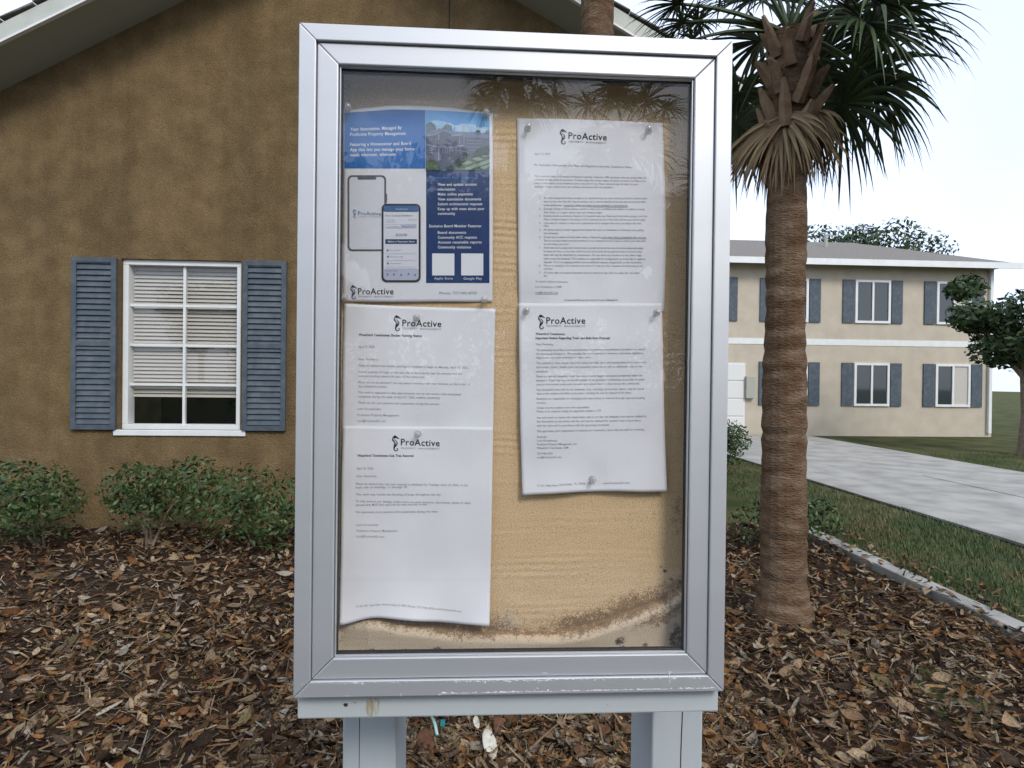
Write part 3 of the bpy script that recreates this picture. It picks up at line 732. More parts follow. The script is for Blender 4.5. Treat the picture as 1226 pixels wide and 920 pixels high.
# clear sleeve round the flyer
def h_sleeve(X, Z): return h_flyer(X, Z)+0.0030+0.0006*lump(X, Z, 55, 6, (3, 9))
class Wrap(Sheet):
    def __init__(s, L, R, T, B, hfun, nu=40, nv=50):
        s.h = hfun; s.root = fly.root
        T = np.array(T, float); Bq = np.array(B, float)
        u = np.linspace(0, 1, nu)
        def res(P): d = np.r_[0, np.cumsum(np.hypot(*np.diff(P, axis=0).T))]; d /= d[-1]; return np.stack([np.interp(u, d, P[:, 0]), np.interp(u, d, P[:, 1])], -1)
        t, b = res(T), res(Bq); v = np.linspace(0, 1, nv)[:, None, None]
        P = (t[None]*(1-v)+b[None]*v).reshape(-1, 2)
        q = np.arange(nu*nv).reshape(nv, nu)
        Fs = np.stack([q[:-1, :-1], q[1:, :-1], q[1:, 1:], q[:-1, 1:]], -1).reshape(-1, 4)
        s.put(np_mesh('plastic_sleeve', s.to3(P, 0), Fs, 'sleeve', smooth=True))
Wrap(None, None, [(409.5, 128.5), (418, 128), (440, 127), (452, 121), (480, 119), (515, 120.6), (560, 124), (575, 126), (597, 124.5)], [(409.5, 362.2), (460, 362.6), (530, 362.4), (591, 363)], h_sleeve)

# --- letters
GL = None
k2 = pins_flat([(498, 380), (500, 519)], .02)
def h_L2(X, Z): return 0.0014+k2(X, Z)*(0.0030+0.0024*lump(X, Z, 61, 8, (2, 10)))
L2 = Sheet('notice_sheet', 'white letter about shutter painting pinned between blue flyer and tree letter', 'notice',
           [(412, 364), (410.5, 430), (409.5, 510), (409, 596)], [(593, 370), (591.6, 440), (590.6, 511), (589, 597)],
           [(412, 364), (470, 366.5), (530, 368.5), (593, 370)], [(409, 596), (500, 597), (589, 597)], h_L2)
logo(L2, 471.8, 377.6, 396.8, 481.6, 390.6, 528.4, 391.8, 394.2, 395.6)
B1 = 3.75
text(L2, 'letter_heading', 'ink', [(429.6, 402.4, 505, 403.8, 4.3, 'Waterford Townhomes Shutter Painting Notice', .45)])
text(L2, 'letter_text', 'ink_soft', [
    (429.2, 416.4, 448.4, 416.6, B1, 'April 8, 2026', 0), (429.2, 431.4, 453.4, 431.6, B1, 'Dear Residents,', 0),
    (429, 438.8, 561, 441.8, B1, 'Please be advised that shutter painting is scheduled to begin on Monday, April 13, 2026.', .12),
    (429, 446.4, 553, 449, B1, 'Shutter painting will begin on the east side of the property near the entrance and will', .12),
    (429, 451.4, 508.6, 452.8, B1, 'continue working toward the back of the community.', .12),
    (429, 459, 563, 461.6, B1, 'Please do not be alarmed if you see painters working near your windows, as this is part of', .12),
    (429, 463.8, 463.4, 464.4, B1, 'the scheduled process.', .12),
    (428.6, 471, 551.6, 473.6, B1, 'This work is expected to take approximately one to two weeks, with anticipated', .12),
    (428.6, 476, 527, 477.8, B1, 'completion during the week of April 27, 2026, weather permitting.', .12),
    (428.6, 483.4, 526.6, 485.2, B1, 'Thank you for your patience and cooperation during this process.', .12),
    (428.2, 490.8, 456, 491.2, B1, 'Lori Kruzsmetz', .1), (428, 498.2, 477.6, 498.8, B1, 'ProActive Property Management', .12),
    (428, 505.4, 461.6, 505.6, B1, 'Lori@ProActiveFL.com', .15)])

k3 = pins_flat([(500, 519)], .03)
_b3 = at(500, 750, 0)[2]; _l3 = at(408, 640, 0)[0]
def h_L3(X, Z):
    low = np.clip((_b3+0.075-Z)/0.075, 0, 1)
    return 0.0062+k3(X, Z)*(0.0028+0.0028*lump(X, Z, 71, 8, (2, 10)))+0.0085*low**2*(1+0.45*np.sin((X-_l3)*2*math.pi/0.12+2.6))+0.003*np.exp(-(X-_l3)/0.012)
L3 = Sheet('notice_sheet', 'white letter about tree work, lowest sheet, its bottom edge curling over the stained cloth', 'notice',
           [(411, 510), (409, 570), (408.6, 640), (407.5, 700), (406.5, 749)], [(590, 512), (589.4, 580), (588.2, 650), (586, 750)],
           [(411, 510), (470, 511), (530, 511), (590, 512)], [(406.5, 749), (416, 747.5), (436, 741.5), (451, 739.6), (475, 742.2), (500, 744.5), (524, 744.8), (545, 747), (565, 749), (586, 750.4)], h_L3)
logo(L3, 469.8, 521.4, 540.6, 479.8, 533.2, 526.4, 534.6, 537.8, 538.6)
text(L3, 'letter_heading', 'ink', [(428, 547, 495, 547.2, 4.1, 'Waterford Townhomes Oak Tree Removal', .45)])
text(L3, 'letter_text', 'ink_soft', [
    (427, 562.4, 447, 562.2, B1, 'April 8, 2026', .05), (427, 571.6, 451.4, 571.4, B1, 'Dear Residents,', 0),
    (426.2, 580.6, 560, 582.4, B1, 'Please be advised that oak tree removal is scheduled for Tuesday, April 14, 2026, in the', .12),
    (426.2, 585, 488, 584.4, B1, 'back side of buildings 11 through 20.', .05),
    (426.2, 593.4, 528.4, 593.6, B1, 'This work may include the blocking of areas throughout the day.', .12),
    (426, 601.4, 564, 603.6, B1, 'To help prevent any damage, please move any patio furniture, decorations, plants or other', .12),
    (426, 606, 512, 605.2, B1, 'personal items MUST back away from the work area prior to start.', .16),
    (425.8, 614.6, 524.4, 613.8, B1, 'We appreciate your patience and cooperation during this time.', .12),
    (427, 630, 453, 629.8, B1, 'Lori Kruzsmetz', .1), (427, 637, 476, 637, B1, 'ProActive Property Management', .1), (427, 643.6, 460, 644, B1, 'Lori@ProActiveFL.com', .15),
    (426.6, 727.6, 456, 725, B1-.2, 'P.O. Box 1855   Safety Harbor', .08), (457.6, 725, 486, 726.4, B1-.2, 'New Port Richey, FL 34656', .12), (488, 727, 520, 730.4, B1-.2, 'Phone 727-942-4755', .08),
    (521, 730, 552.4, 733.4, B1-.2, 'www.ProActiveFL.com', .12)])

kr = pins_flat([(632, 153), (777, 156), (630, 373), (787, 375)], .02)
def h_R1(X, Z): return 0.0014+kr(X, Z)*(0.0030+0.0025*lump(X, Z, 81, 8, (2, 10)))
R1 = Sheet('notice_sheet', 'white rules letter with a long numbered list, pinned at top of the board', 'notice',
           [(619, 142), (620, 220), (620.6, 300), (621.4, 372)], [(793.4, 147.4), (796.6, 230), (797.4, 300), (795, 374)],
           [(619, 142), (670, 142.4), (730, 144.6), (793.4, 147.4)], [(621.4, 372), (700, 373), (795, 374)], h_R1)
logo(R1, 670.6, 154.6, 173.2, 680.4, 166.2, 726.4, 168.4, 170.6, 172.4)
B2 = 3.35
r1 = [(640, 185.4, 658.4, 185.6, 'April 13, 2023', 0), (640, 198.4, 757, 201.4, 'Re: Association Enforcement, Use, Rules and Regulations Generally, Community Notice', .1),
      (640, 212, 773.6, 214.2, 'This is a periodic letter to all residents of Waterford regarding Townhomes 1000, association rules and parking within the', .05),
      (640, 216.2, 773, 218, 'community, including vehicle and pet matters. The Rules require that residents register all vehicles and observe the Rules, or the', .05),
      (640, 220.4, 764, 221.8, 'board is authorised to act on violations found in any unit or area. Please read and keep this letter for your', .07),
      (640, 224.6, 734, 225.4, 'reference. Please contact us at your earliest convenience with any questions.', .07)]
ys = [238.2, 242.4, 246.8, 251.2, 255.4, 259.6, 263.8, 268.2, 271.8, 276.2, 280.4, 285, 289.2, 293.4, 297.8, 302, 306.4, 310.8, 315, 319.2, 323, 327.6, 331.4]
lt = [(774.6, 'All vehicles entering the Association are subject to the registered parking rules, and no vehicle may be stored or parked in guest', .08),
      (773.4, 'spaces for more than thirty days. Keep the driveway clear so that the sidewalk and lane stay open and not block others', .1),
      (752, 'to the parking areas. Commercial vehicles and trailers are not permitted in a townhomes lot.', .3),
      (772, 'Overnight parking of vehicles without a permit or visitor pass is prohibited and vehicles are subject to towing.', .1),
      (722, 'Any visitor in a guest space may not remain longer.', .1),
      (775, 'Residents should use community dumpsters for household waste only. Please bag all trash before placing it and close', .08),
      (773, 'Waste or furniture dumped in the enclosure will be removed at the cost of the owner and fines up to the limit apply.', .08),
      (768, 'in the event of a violation, a notice and an additional fee will be charged to the owner according to the rules.', .08),
      (657, 'Office', .05),
      (770.6, 'All vehicles must be currently registered and licensed. No repairs or maintenance in Community areas, parking', .14),
      (669, 'and driveways.', .3),
      (774, 'All pets must be leashed at all times while outdoors. Please pick up after them. Clean up immediately after your pets.', .22),
      (773, 'There are pet waste stations around the community for your convenience and use to keep the common areas clean, thank', .1),
      (681, 'you for doing your part.', .08),
      (770, 'All bulk items must be properly stored. Furniture, bicycles, toys, grills and personal items may not be stored outdoors and including', .24),
      (769, 'balconies and doors, or any areas visible from the street except during approved hours or on move days.', .08),
      (768, 'Items left may be discarded by maintenance. Do not leave any furniture or any other large', .2),
      (773, 'items around the dumpsters. The residents are responsible for arranging pick up of any bulk or appliance', .28),
      (769, 'disposal. This is an ongoing problem and an additional expense charged back to the Association.', .26),
      (769, 'There is no speeding in the community and a limit of 15 miles per hour is posted at the front entry for all', .1),
      (662, 'vehicles.', .08),
      (766, 'All holiday lights and seasonal decorations must be removed no later than two weeks after the holiday', .1), (655, 'date.', .08)]
for (x1, t, b), y in zip(lt, ys): r1.append((651, y, x1, y+(x1-651)*.004, t, b))
for y, n_ in ((238.2, '1.'), (251.2, '2.'), (259.6, '3.'), (268.2, '4.'), (276.2, '5.'), (285, '6.'), (297.8, '7.'), (319.2, '8.'), (327.6, '9.')): r1.append((645.6, y, 647.4, y, n_, .1))
r1 += [(641, 338.2, 680, 338.8, 'On behalf of Board of Directors', .08), (641, 344.6, 672, 344.8, 'Lori Kruzsmetz, LCAM', .1), (641, 351.4, 668, 351.6, 'Lori@ProActiveFL.com', .16),
       (676, 360.6, 740, 360.4, 'Professionally Managed by ProActive Property Management', .25)]
text(R1, 'letter_text', 'ink_soft', [(a, b, c, d, B2, t, w) for a, b, c, d, t, w in r1])
R1.strokes('underline', [[(676, 247.6, .5), (710, 247.8, .5), (752, 248, .5)], [(720, 285.9, .4), (745, 286, .4), (774, 286.2, .4)], [(641, 352.4, .4), (655, 352.5, .4), (668, 352.6, .4)]], 'ink_soft', .0004)

k4 = pins_flat([(629, 372), (786, 375), (709, 573)], .022)
_b4 = at(700, 592, 0)[2]
def h_R2(X, Z):
    low = np.clip((_b4+0.05-Z)/0.05, 0, 1)
    return 0.0058+k4(X, Z)*(0.0030+0.0026*lump(X, Z, 91, 8, (2, 10))+0.0030*low**2)
R2 = Sheet('notice_sheet', 'white letter on trash and bulk items, pinned directly below the numbered rules letter', 'notice',
           [(621, 363.4), (622, 440), (623, 510), (625.6, 593.6)], [(792.6, 363.4), (794, 440), (795.6, 510), (798.6, 588.8)],
           [(621, 363.4), (700, 363.6), (792.6, 363.4)], [(625.6, 593.6), (640, 592.4), (665, 591.4), (690, 589.4), (711, 588.6), (740, 588.4), (770, 589.4), (798.6, 588.8)], h_R2)
logo(R2, 644.6, 376.8, 394.6, 654, 387.8, 700.8, 387.8, 391.4, 391.8)
text(R2, 'letter_heading', 'ink', [(641.4, 401.2, 676, 401.4, 3.9, 'Waterford Townhomes', .4), (641.4, 406.2, 730, 406.2, 3.9, 'Important Notice Regarding Trash and Bulk Item Disposal', .45)])
B3 = 3.6
r2 = [(641.6, 413.4, 663, 413.6, 'Dear Residents,', .05),
      (642.4, 420.4, 772, 419.4, 'The community would like to remind everyone that large items are not permitted to be placed in or around', .26),
      (642, 425, 771, 424, 'the community dumpsters. This includes, but is not limited to, furniture, mattresses, appliances,', .16),
      (641.8, 429.6, 708, 429, 'large boxes and other oversized or bulky items.', .08),
      (642, 436, 774, 435, 'The community waste hauler does not collect any bulk items and leaving them there costs more', .1),
      (642, 441, 769, 440, 'and creates clutter, health, pests and sanitation concerns, as well as additional costs to the', .1),
      (642, 446, 656, 446, 'association.', .12),
      (642.2, 452, 769, 450.8, 'Please be sure all household trash must be properly bagged and placed completely inside the', .24),
      (642, 456.8, 772, 455.6, 'dumpsters. Trash bags may not be left outside on the ground or overflowing around the dumpster', .22),
      (642.4, 461.6, 766, 460.4, 'area as this attracts pests and raccoons and causes litter to blow across the community.', .1),
      (642.4, 468, 771, 466.8, 'Any household items left by the dumpster area, including construction debris, may be traced', .1),
      (643, 472.6, 756, 471.4, 'back to the resident and billed to the owner, including the cost for disposal of the items.', .1),
      (642.4, 478.8, 772, 477.6, 'Residents are responsible for arranging bulk item pickup or removal through approved hauling', .12),
      (642.4, 483.6, 654, 483.6, 'services.', .08),
      (642.8, 489.6, 706, 488.8, 'Change of service hauling is your own responsibility.', .1), (642.8, 494, 720.4, 493, 'Pickup to be made by calling the appointed number is 727.', .1),
      (642.8, 501.4, 774, 499.6, 'Any unit owner or tenant who leaves items next to or near the dumpster area may be notified by', .18),
      (642.8, 506, 767, 504.6, 'the Association at any notice, and the unit may be assessed for removal costs in accordance', .14),
      (642.8, 511, 730, 510, 'with the rules and in accordance with the governing documents.', .14),
      (643, 517.6, 772, 515.4, 'We appreciate your cooperation in keeping our community clean, tidy and safe for everyone.', .12),
      (643, 524.4, 655, 524.4, 'Sincerely,', .16), (643, 528.8, 667, 528.8, 'Lori Kruzsmetz', .08), (643, 533.4, 691, 532.8, 'ProActive Property Management, Inc.', .12), (643, 537.8, 680.4, 537.4, 'Waterford Townhomes CAM', .12),
      (643, 544.6, 661.6, 544.4, '727-942-4755', .12), (643, 549, 672, 548.6, 'Lori@ProActiveFL.com', .14),
      (643, 582.8, 668, 582.6, 'P.O. Box  Safety Harbor', .1), (670, 581.8, 685, 581, 'New Port Richey', .12), (688, 580.6, 712, 580, 'FL 34656  Phone', .08), (722, 580, 753.6, 579.4, 'www.ProActiveFL.com', .14)]
text(R2, 'letter_text', 'ink_soft', [(a, b, c, d, B3, t, w) for a, b, c, d, t, w in r2])

# --- lettering: every line set along its own baseline and laid onto its sheet
def set_texts():
    tmp = []
    for sh, name, ink, off, lines, parent in TEXTS:
        for ln in lines:
            c = bpy.data.curves.new('t', 'FONT'); c.body = ln[5]; c.size = 1.0; c.resolution_u = 2
            c.offset = (0.05 if ink != 'ink_soft' else 0.028)*ln[6]; c.space_character = 1.08; c.space_word = 1.25
            o = bpy.data.objects.new('t', c); COL.objects.link(o); tmp.append(o)
    bpy.context.view_layer.update()
    dg = bpy.context.evaluated_depsgraph_get(); i = 0
    for sh, name, ink, off, lines, parent in TEXTS:
        for x0, y0, x1, y1, size, body, bold in lines:
            ob = tmp[i].evaluated_get(dg); i += 1
            me = ob.to_mesh(); n = len(me.vertices)
            co = np.empty(n*3, np.float32); me.vertices.foreach_get('co', co); co = co.reshape(-1, 3)
            me.calc_loop_triangles(); tr = np.empty(len(me.loop_triangles)*3, np.int32); me.loop_triangles.foreach_get('vertices', tr)
            gx = co[:, 0]-co[:, 0].min(); wdt = max(gx.max(), 1e-6); gy = co[:, 1]
            d = np.array([x1-x0, y1-y0]); dn = d/np.hypot(*d); up = np.array([dn[1], -dn[0]])
            P = np.array([x0, y0])+np.outer(gx/wdt, d)+np.outer(gy*size, up)
            V = sh.to3(P, off); ob.to_mesh_clear()
            sh.put(np_mesh(name, V, tr.reshape(-1, 3), ink), parent)
    for o in tmp:
        c = o.data; bpy.data.objects.remove(o); bpy.data.curves.remove(c)
set_texts()

# ------------------------------------------------------------------ push pins
def pin_meshes():
    prof = [(0.0, 0.0), (0.0048, 0.0), (0.0052, 0.0008), (0.0046, 0.0018), (0.0030, 0.0030), (0.0024, 0.0050), (0.0026, 0.0078), (0.0034, 0.0096), (0.0042, 0.0104), (0.0044, 0.0114), (0.0040, 0.0124), (0.0, 0.0128)]
    k = 20; V = []; Fs = []
    for r, y in prof:
        for j in range(k): t = 2*math.pi*j/k; V.append((r*math.cos(t), -y, r*math.sin(t)))
    for i in range(len(prof)-1):
        for j in range(k): Fs.append((i*k+j, i*k+(j+1) % k, (i+1)*k+(j+1) % k, (i+1)*k+j))
    a = MB().add(V, Fs).build('plastic_head', 'clear_plastic', smooth=True)
    b = MB().tube([(0, -0.0060, 0), (0, 0.004, 0), (0, 0.010, 0)], [.0006, .0006, .0001], 8).build('steel_point', 'steel_pin')
    return a, b
pa, pb = pin_meshes()
PINS = [(417.5, 131.5, fly, 'flyer, above the blue panel', (.25, .2)), (582, 139, fly, 'flyer, over the house picture', (.05, .0)),
        (413, 358, fly, 'flyer, below the seahorse logo', (.35, -.3)), (580, 359.5, fly, 'flyer, right of the phone number', (-.1, .1)),
        (499, 380.5, L2, 'shutter painting letter, above its logo', (.0, .1)), (500.4, 519.5, L3, 'tree letter, above its logo', (.05, .05)),
        (632, 154, R1, 'numbered rules letter, near its seahorse logo', (.0, .15)), (776.5, 156.5, R1, 'numbered rules letter, blank corner away from its logo', (-.35, .2)),
        (629.6, 372.6, R2, 'trash letter, near its seahorse logo', (.1, -.1)), (786.4, 374, R2, 'trash letter, blank corner away from its logo', (-.3, .25)),
        (709, 573.5, R2, 'trash letter, bottom middle', (.0, .0))]
for i, (px, py, sh, where, (tx, tz)) in enumerate(PINS):
    p = sh.to3(np.array([(px, py)]), 0.0006)[0]
    if sh is fly: p[1] -= 0.0030
    e = thing('push_pin', 'clear plastic push pin in the '+where, 'push pin', tuple(p), 'clear push pins on the board')
    e.rotation_euler = (tz*.5, 0, tx*.7)
    for src in (pa, pb):
        c = src if i == 0 else src.copy()
        if i: COL.objects.link(c)
        c.parent = e

# ------------------------------------------------------------------ house behind the board
YW = 5.25                              # gable wall
ZR = CAM[2]+4.15; SL = 0.55            # rake line at X=0 and its slope
XR, XP = 2.35, -1.3                    # right eave, ridge
XL = 2*XP-XR
def rake(x): return ZR-SL*x if x >= XP else ZR-SL*XP-SL*(XP-x)
house = thing('townhouse', 'tan stucco gable house with pale rake board standing behind the notice board', 'house', (XP, YW, 0))
def H(o): return keep(o, house)
# wall with a window opening, as a real slab
wx0, wx1, wz0, wz1 = -3.75, -2.55, 1.0, 2.75
def gable_wall():
    m = MB()
    def slab(poly): m.prism(poly, YW, YW+0.2)
    slab([(XL, -0.1), (wx0, -0.1), (wx0, rake(wx0)), (XL, rake(XL))])
    slab([(wx0, -0.1), (wx1, -0.1), (wx1, wz0), (wx0, wz0)])
    slab([(wx0, wz1), (wx1, wz1), (wx1, rake(wx1)), (wx0, rake(wx0))])
    slab([(wx1, -0.1), (XR, -0.1), (XR, rake(XR)), (XP, rake(XP)), (wx1, rake(wx1))])
    m.box(XR-.2, XR, YW+.2, YW+9, -.1, rake(XR)); m.box(XL, XL+.2, YW+.2, YW+9, -.1, rake(XL))
    return m.build('wall', 'stucco')
H(gable_wall())
cj = at(538, 15, YW)[0]
H(MB().box(cj-.006, cj+.006, YW-.003, YW+.01, 0.0, rake(cj)-.02).build('control_joint', 'crack'))
OV = 0.48
def roofs():
    for sgn, xe in ((1, XR), (-1, XL)):
        def z(x): return rake(x)
        x2 = xe+0.42*sgn; z2 = rake(xe)-SL*0.42
        xp, zp = XP, rake(XP)
        y0, y1 = YW-OV, YW+9
        # soffit/underside slab
        m = MB(); m.add([(xp, y0, zp), (x2, y0, z2), (x2, y1, z2), (xp, y1, zp), (xp, y0, zp+.06), (x2, y0, z2+.06), (x2, y1, z2+.06), (xp, y1, zp+.06)],
                        [(0, 1, 2, 3), (4, 7, 6, 5), (0, 4, 5, 1), (1, 5, 6, 2), (2, 6, 7, 3), (3, 7, 4, 0)])
        H(m.build('soffit', 'soffit'))
        # shingled deck above
        m = MB(); n = 14
        for i in range(n):
            f0, f1 = i/n, (i+1)/n
            xa, za = xp+(x2+.05*sgn-xp)*f0, zp+(z2-.027-zp)*f0+.20; xb, zb = xp+(x2+.05*sgn-xp)*f1, zp+(z2-.027-zp)*f1+.215
            m.add([(xa, y0-.05, za-.02), (xb, y0-.05, zb-.01), (xb, y1, zb-.01), (xa, y1, za-.02), (xa, y0-.05, za), (xb, y0-.05, zb), (xb, y1, zb), (xa, y1, za)],
                  [(0, 1, 2, 3), (4, 7, 6, 5), (0, 4, 5, 1), (1, 5, 6, 2), (2, 6, 7, 3), (3, 7, 4, 0)])
        H(m.build('roof_shingles', 'shingle'))
        # rake board and lighter drip moulding
        m = MB(); m.prism([(xp, zp+.005), (x2, z2+.005), (x2, z2+.165), (xp, zp+.165)], y0-.028, y0-.001); H(m.build('rake_board', 'fascia'))
        m = MB(); m.prism([(xp, zp-.018), (x2, z2-.018), (x2, z2+.004), (xp, zp+.004)], y0-.04, y0+.0); H(m.build('drip_moulding', 'trim_white'))
        m = MB(); m.box(min(x2, x2+.02*sgn), max(x2, x2+.02*sgn), y0, y1, z2-.02, z2+.16); H(m.build('eave_board', 'fascia'))
        m = MB(); m.box(min(x2+.021*sgn, x2+.12*sgn), max(x2+.021*sgn, x2+.12*sgn), y0-.02, y1, z2+.02, z2+.13); H(m.build('gutter', 'trim_white', bevel=.02))
    # frieze against the wall under the right rake
    x2 = XR
roofs()
def window(root, x0, x1, z0, z1, y, depth, nx, nz, fm='trim_white', setter=None):
    w = MB(); t = .055
    w.box(x0, x1, y-.02, y+depth, z0, z0+t); w.box(x0, x1, y-.02, y+depth, z1-t, z1)
    w.box(x0, x0+t, y-.0195, y+depth, z0+t, z1-t); w.box(x1-t, x1, y-.0195, y+depth, z0+t, z1-t)
    fr = setter(w.build('window', fm, bevel=.004))
    def subp(o):
        o.parent = fr; return o
    iw = (x1-x0-2*t)/nx; ih = (z1-z0-2*t)/nz
    for i in range(nx):
        for j in range(nz):
            subp(MB().box(x0+t+i*iw+.012, x0+t+(i+1)*iw-.012, y+.03, y+.033, z0+t+j*ih+.012, z0+t+(j+1)*ih-.012).build('pane', 'glass'))
    bl = MB(); nb = 34; zb0 = z0+t+(z1-z0)*.16
    for j in range(nb):
        z = zb0+(z1-t-zb0)*j/nb; bl.add([(x0+t, y+.075, z), (x1-t, y+.075, z), (x1-t, y+.095, z+.036), (x0+t, y+.095, z+.036)], [(0, 1, 2, 3)])
    subp(bl.build('window_blind', 'blind'))
    subp(MB().box(x0, x1, y+.7, y+.72, z0, z1).build('dark_backing', 'gasket'))  # black panel: the room's darkness is put into its colour
    g = MB()
    for i in range(1, nx): g.box(x0+t+i*iw-.013, x0+t+i*iw+.013, y+.012, y+.045, z0+t, z1-t)
    for j in range(1, nz): g.box(x0+t, x1-t, y+.014, y+.044, z0+t+j*ih-.013, z0+t+j*ih+.013)
    if g.v: subp(g.build('glazing_bars', fm))
    subp(MB().box(x0-.06, x1+.06, y-.07, y-.021, z0-.06, z0+.0).build('sill', fm, bevel=.006))
    return fr
window(house, wx0, wx1, wz0, wz1, YW+.05, .1, 2, 4, setter=H)
def shutter(xa, xb):
    m = MB(); t = .05
    m.box(xa, xa+t, YW-.04, YW-.004, wz0, wz1); m.box(xb-t, xb, YW-.04, YW-.004, wz0, wz1)
    for z in (wz0, (wz0+wz1)/2-t/2, wz1-t): m.box(xa+t, xb-t, YW-.039, YW-.005, z, z+t)
    s = H(m.build('shutter', 'shutter_blue', bevel=.003))
    q = MB(); n = 30; dz = (wz1-wz0)/n
    for i in range(n):
        z = wz0+i*dz
        q.add([(xa+t, YW-.034, z), (xb-t, YW-.034, z), (xb-t, YW-.012, z+dz*1.05), (xa+t, YW-.012, z+dz*1.05), (xa+t, YW-.028, z-.004), (xb-t, YW-.028, z-.004), (xb-t, YW-.006, z+dz*1.05-.004), (xa+t, YW-.006, z+dz*1.05-.004)],
              [(0, 1, 2, 3), (7, 6, 5, 4), (0, 4, 5, 1), (3, 2, 6, 7)])
    o = q.build('louvre_slats', 'shutter_blue'); o.parent = s
shutter(wx0-.47, wx0-.03); shutter(wx1+.03, wx1+.47)
H(MB().box(XR-.11, XR-.03, YW-.075, YW-.004, .05, rake(XR)-.15).build('downspout', 'trim_white', bevel=.012))

# ------------------------------------------------------------------ palms
def fan_frond(direction, length, fan_r, seed, droop=0.35, nleaf=26, dead=False, spread=150):
    """petiole plus a fan of narrow leaflets; returns (petiole MB, leaflets MB) about the origin"""
    r = np.random.default_rng(seed)
    d = np.array(direction, float); d /= np.linalg.norm(d)
    pts = []; p = np.zeros(3); v = d.copy(); n = 6
    for i in range(n+1):
        pts.append(p.copy()); p = p+v*length/n; v = v+np.array([0, 0, -droop*0.22]); v /= np.linalg.norm(v)
    tip = pts[-1]; ax = v
    side = np.cross(ax, (0, 0, 1)); side /= (np.linalg.norm(side)+1e-9); up = np.cross(side, ax)
    pet = MB().tube(pts, list(np.linspace(.018, .009, n+1)), 5)
    lf = MB()
    for i in range(nleaf):
        a = math.radians(-spread+2*spread*(i+.5)/nleaf+r.normal(0, 3))
        l = fan_r*(0.72+0.28*math.cos(a*0.6))*r.uniform(.85, 1.08); w = fan_r*0.048*r.uniform(.75, 1.25)
        dd = ax*math.cos(a)+side*math.sin(a)+up*(0.12+0.10*r.normal()); dd /= np.linalg.norm(dd)
        q = tip.copy(); P = []; k = 6; vv = dd.copy()
        for j in range(k+1):
            P.append(q.copy()); q = q+vv*l/k; vv = vv+np.array([0, 0, -1])*(0.05+0.10*droop)*(j+1)*0.55; vv /= np.linalg.norm(vv)
        wd = np.cross(dd, up); wd /= np.linalg.norm(wd)+1e-9
        prof = [.35, .9, 1.0, .85, .6, .32, .04]
        V = []; Fs = []
        for j in range(k+1):
            fold = up*w*0.25*prof[j]
            V += [P[j]-wd*w*prof[j]*.5+fold, P[j], P[j]+wd*w*prof[j]*.5+fold]
        for j in range(k): b = 3*j; Fs += [(b, b+1, b+4, b+3), (b+1, b+2, b+5, b+4)]
        lf.add(V, Fs)
    return pet, lf

def palm(label, x, y, height, rad, seed, nf=20, fan=0.75, plen=0.9, skirt=8, group='fan palms', boots=True, z0=0.0, extra=None, keepf=None):
    r = np.random.default_rng(seed)
    t = thing('palm_tree', label, 'palm tree', (x, y, z0), group)
    # trunk with rings
    n = int(height/0.045); pts = []; rr = []
    bx, by = r.normal(0, .03, 2)
    for i in range(n+1):
        f = i/n; pts.append((bx*math.sin(f*3), by*math.sin(f*2.3), f*height))
        rr.append(rad*(1.12-0.18*f+1.1*max(0, .07-f)**1*6+0.05*math.sin(f*9+seed)+0.03*math.sin(f*23+seed*2))*(1+(0.016 if i % 3 else -0.026)+r.normal(0, .018)))
    tk = MB().tube(pts, rr, 18).build('trunk', 'palm_trunk', t, smooth=False)
    top = np.array(pts[-1])
    if boots:
        for i in range(26):
            a = i*2.399; zz = height-0.05-0.030*i
            if zz < 0.2: break
            d = np.array([math.cos(a), math.sin(a), 0])
            p0 = np.array([0, 0, zz])+d*rad*.85; p1 = p0+d*(.05+.05*r.random())+np.array([r.normal(0, .015), r.normal(0, .015), .10+.10*r.random()]); p2 = p1+d*.04+np.array([0, 0, .02+.09*r.random()])
            MB().tube([p0, p1, p2], [.045, .024+.012*r.random(), .012], 5).build('leaf_boot', 'palm_boot', t)
    def one(dirv, pl, fr_, sd, dr, dead, sp=150, base=None):
        pe, lf = fan_frond(dirv, pl, fr_, sd, dr, 36, dead, sp)
        off = top if base is None else np.array(base)
        pe.v = [tuple(np.array(q)+off) for q in pe.v]; lf.v = [tuple(np.array(q)+off) for q in lf.v]
        fo = lf.build('dead_frond' if dead else 'frond', 'frond_dead' if dead else 'frond', t)
        pe.build('petiole', 'palm_boot' if dead else 'frond', fo)
    for i in range(nf):
        a = i*2.399+r.normal(0, .15); el = math.radians(75-105*(i/nf)+r.normal(0, 6))
        if keepf and not keepf(math.cos(a)*math.cos(el), math.sin(el)): continue
        one((math.cos(a)*math.cos(el), math.sin(a)*math.cos(el), math.sin(el)), plen*r.uniform(.8, 1.15), fan*r.uniform(.85, 1.1), seed*100+i, 0.35+0.5*i/nf, False)
    for i in range(skirt):
        a = i*2.399*1.7+r.normal(0, .2); el = math.radians(-62-14*r.random())
        one((math.cos(a)*math.cos(el), math.sin(a)*math.cos(el), math.sin(el)), plen*.7, fan*.8, seed*100+60+i, .6, True, 70, top-np.array([0, 0, .12]))
    for e in (extra or []): one(*e)
    return t
p = at(716, 20, 4.05)
palm('tall palm with ringed brown trunk rising behind the top rail of the board', p[0], 4.05, 7.2, 0.150, 11, nf=16, group='palms by the tan house', boots=False, skirt=4)
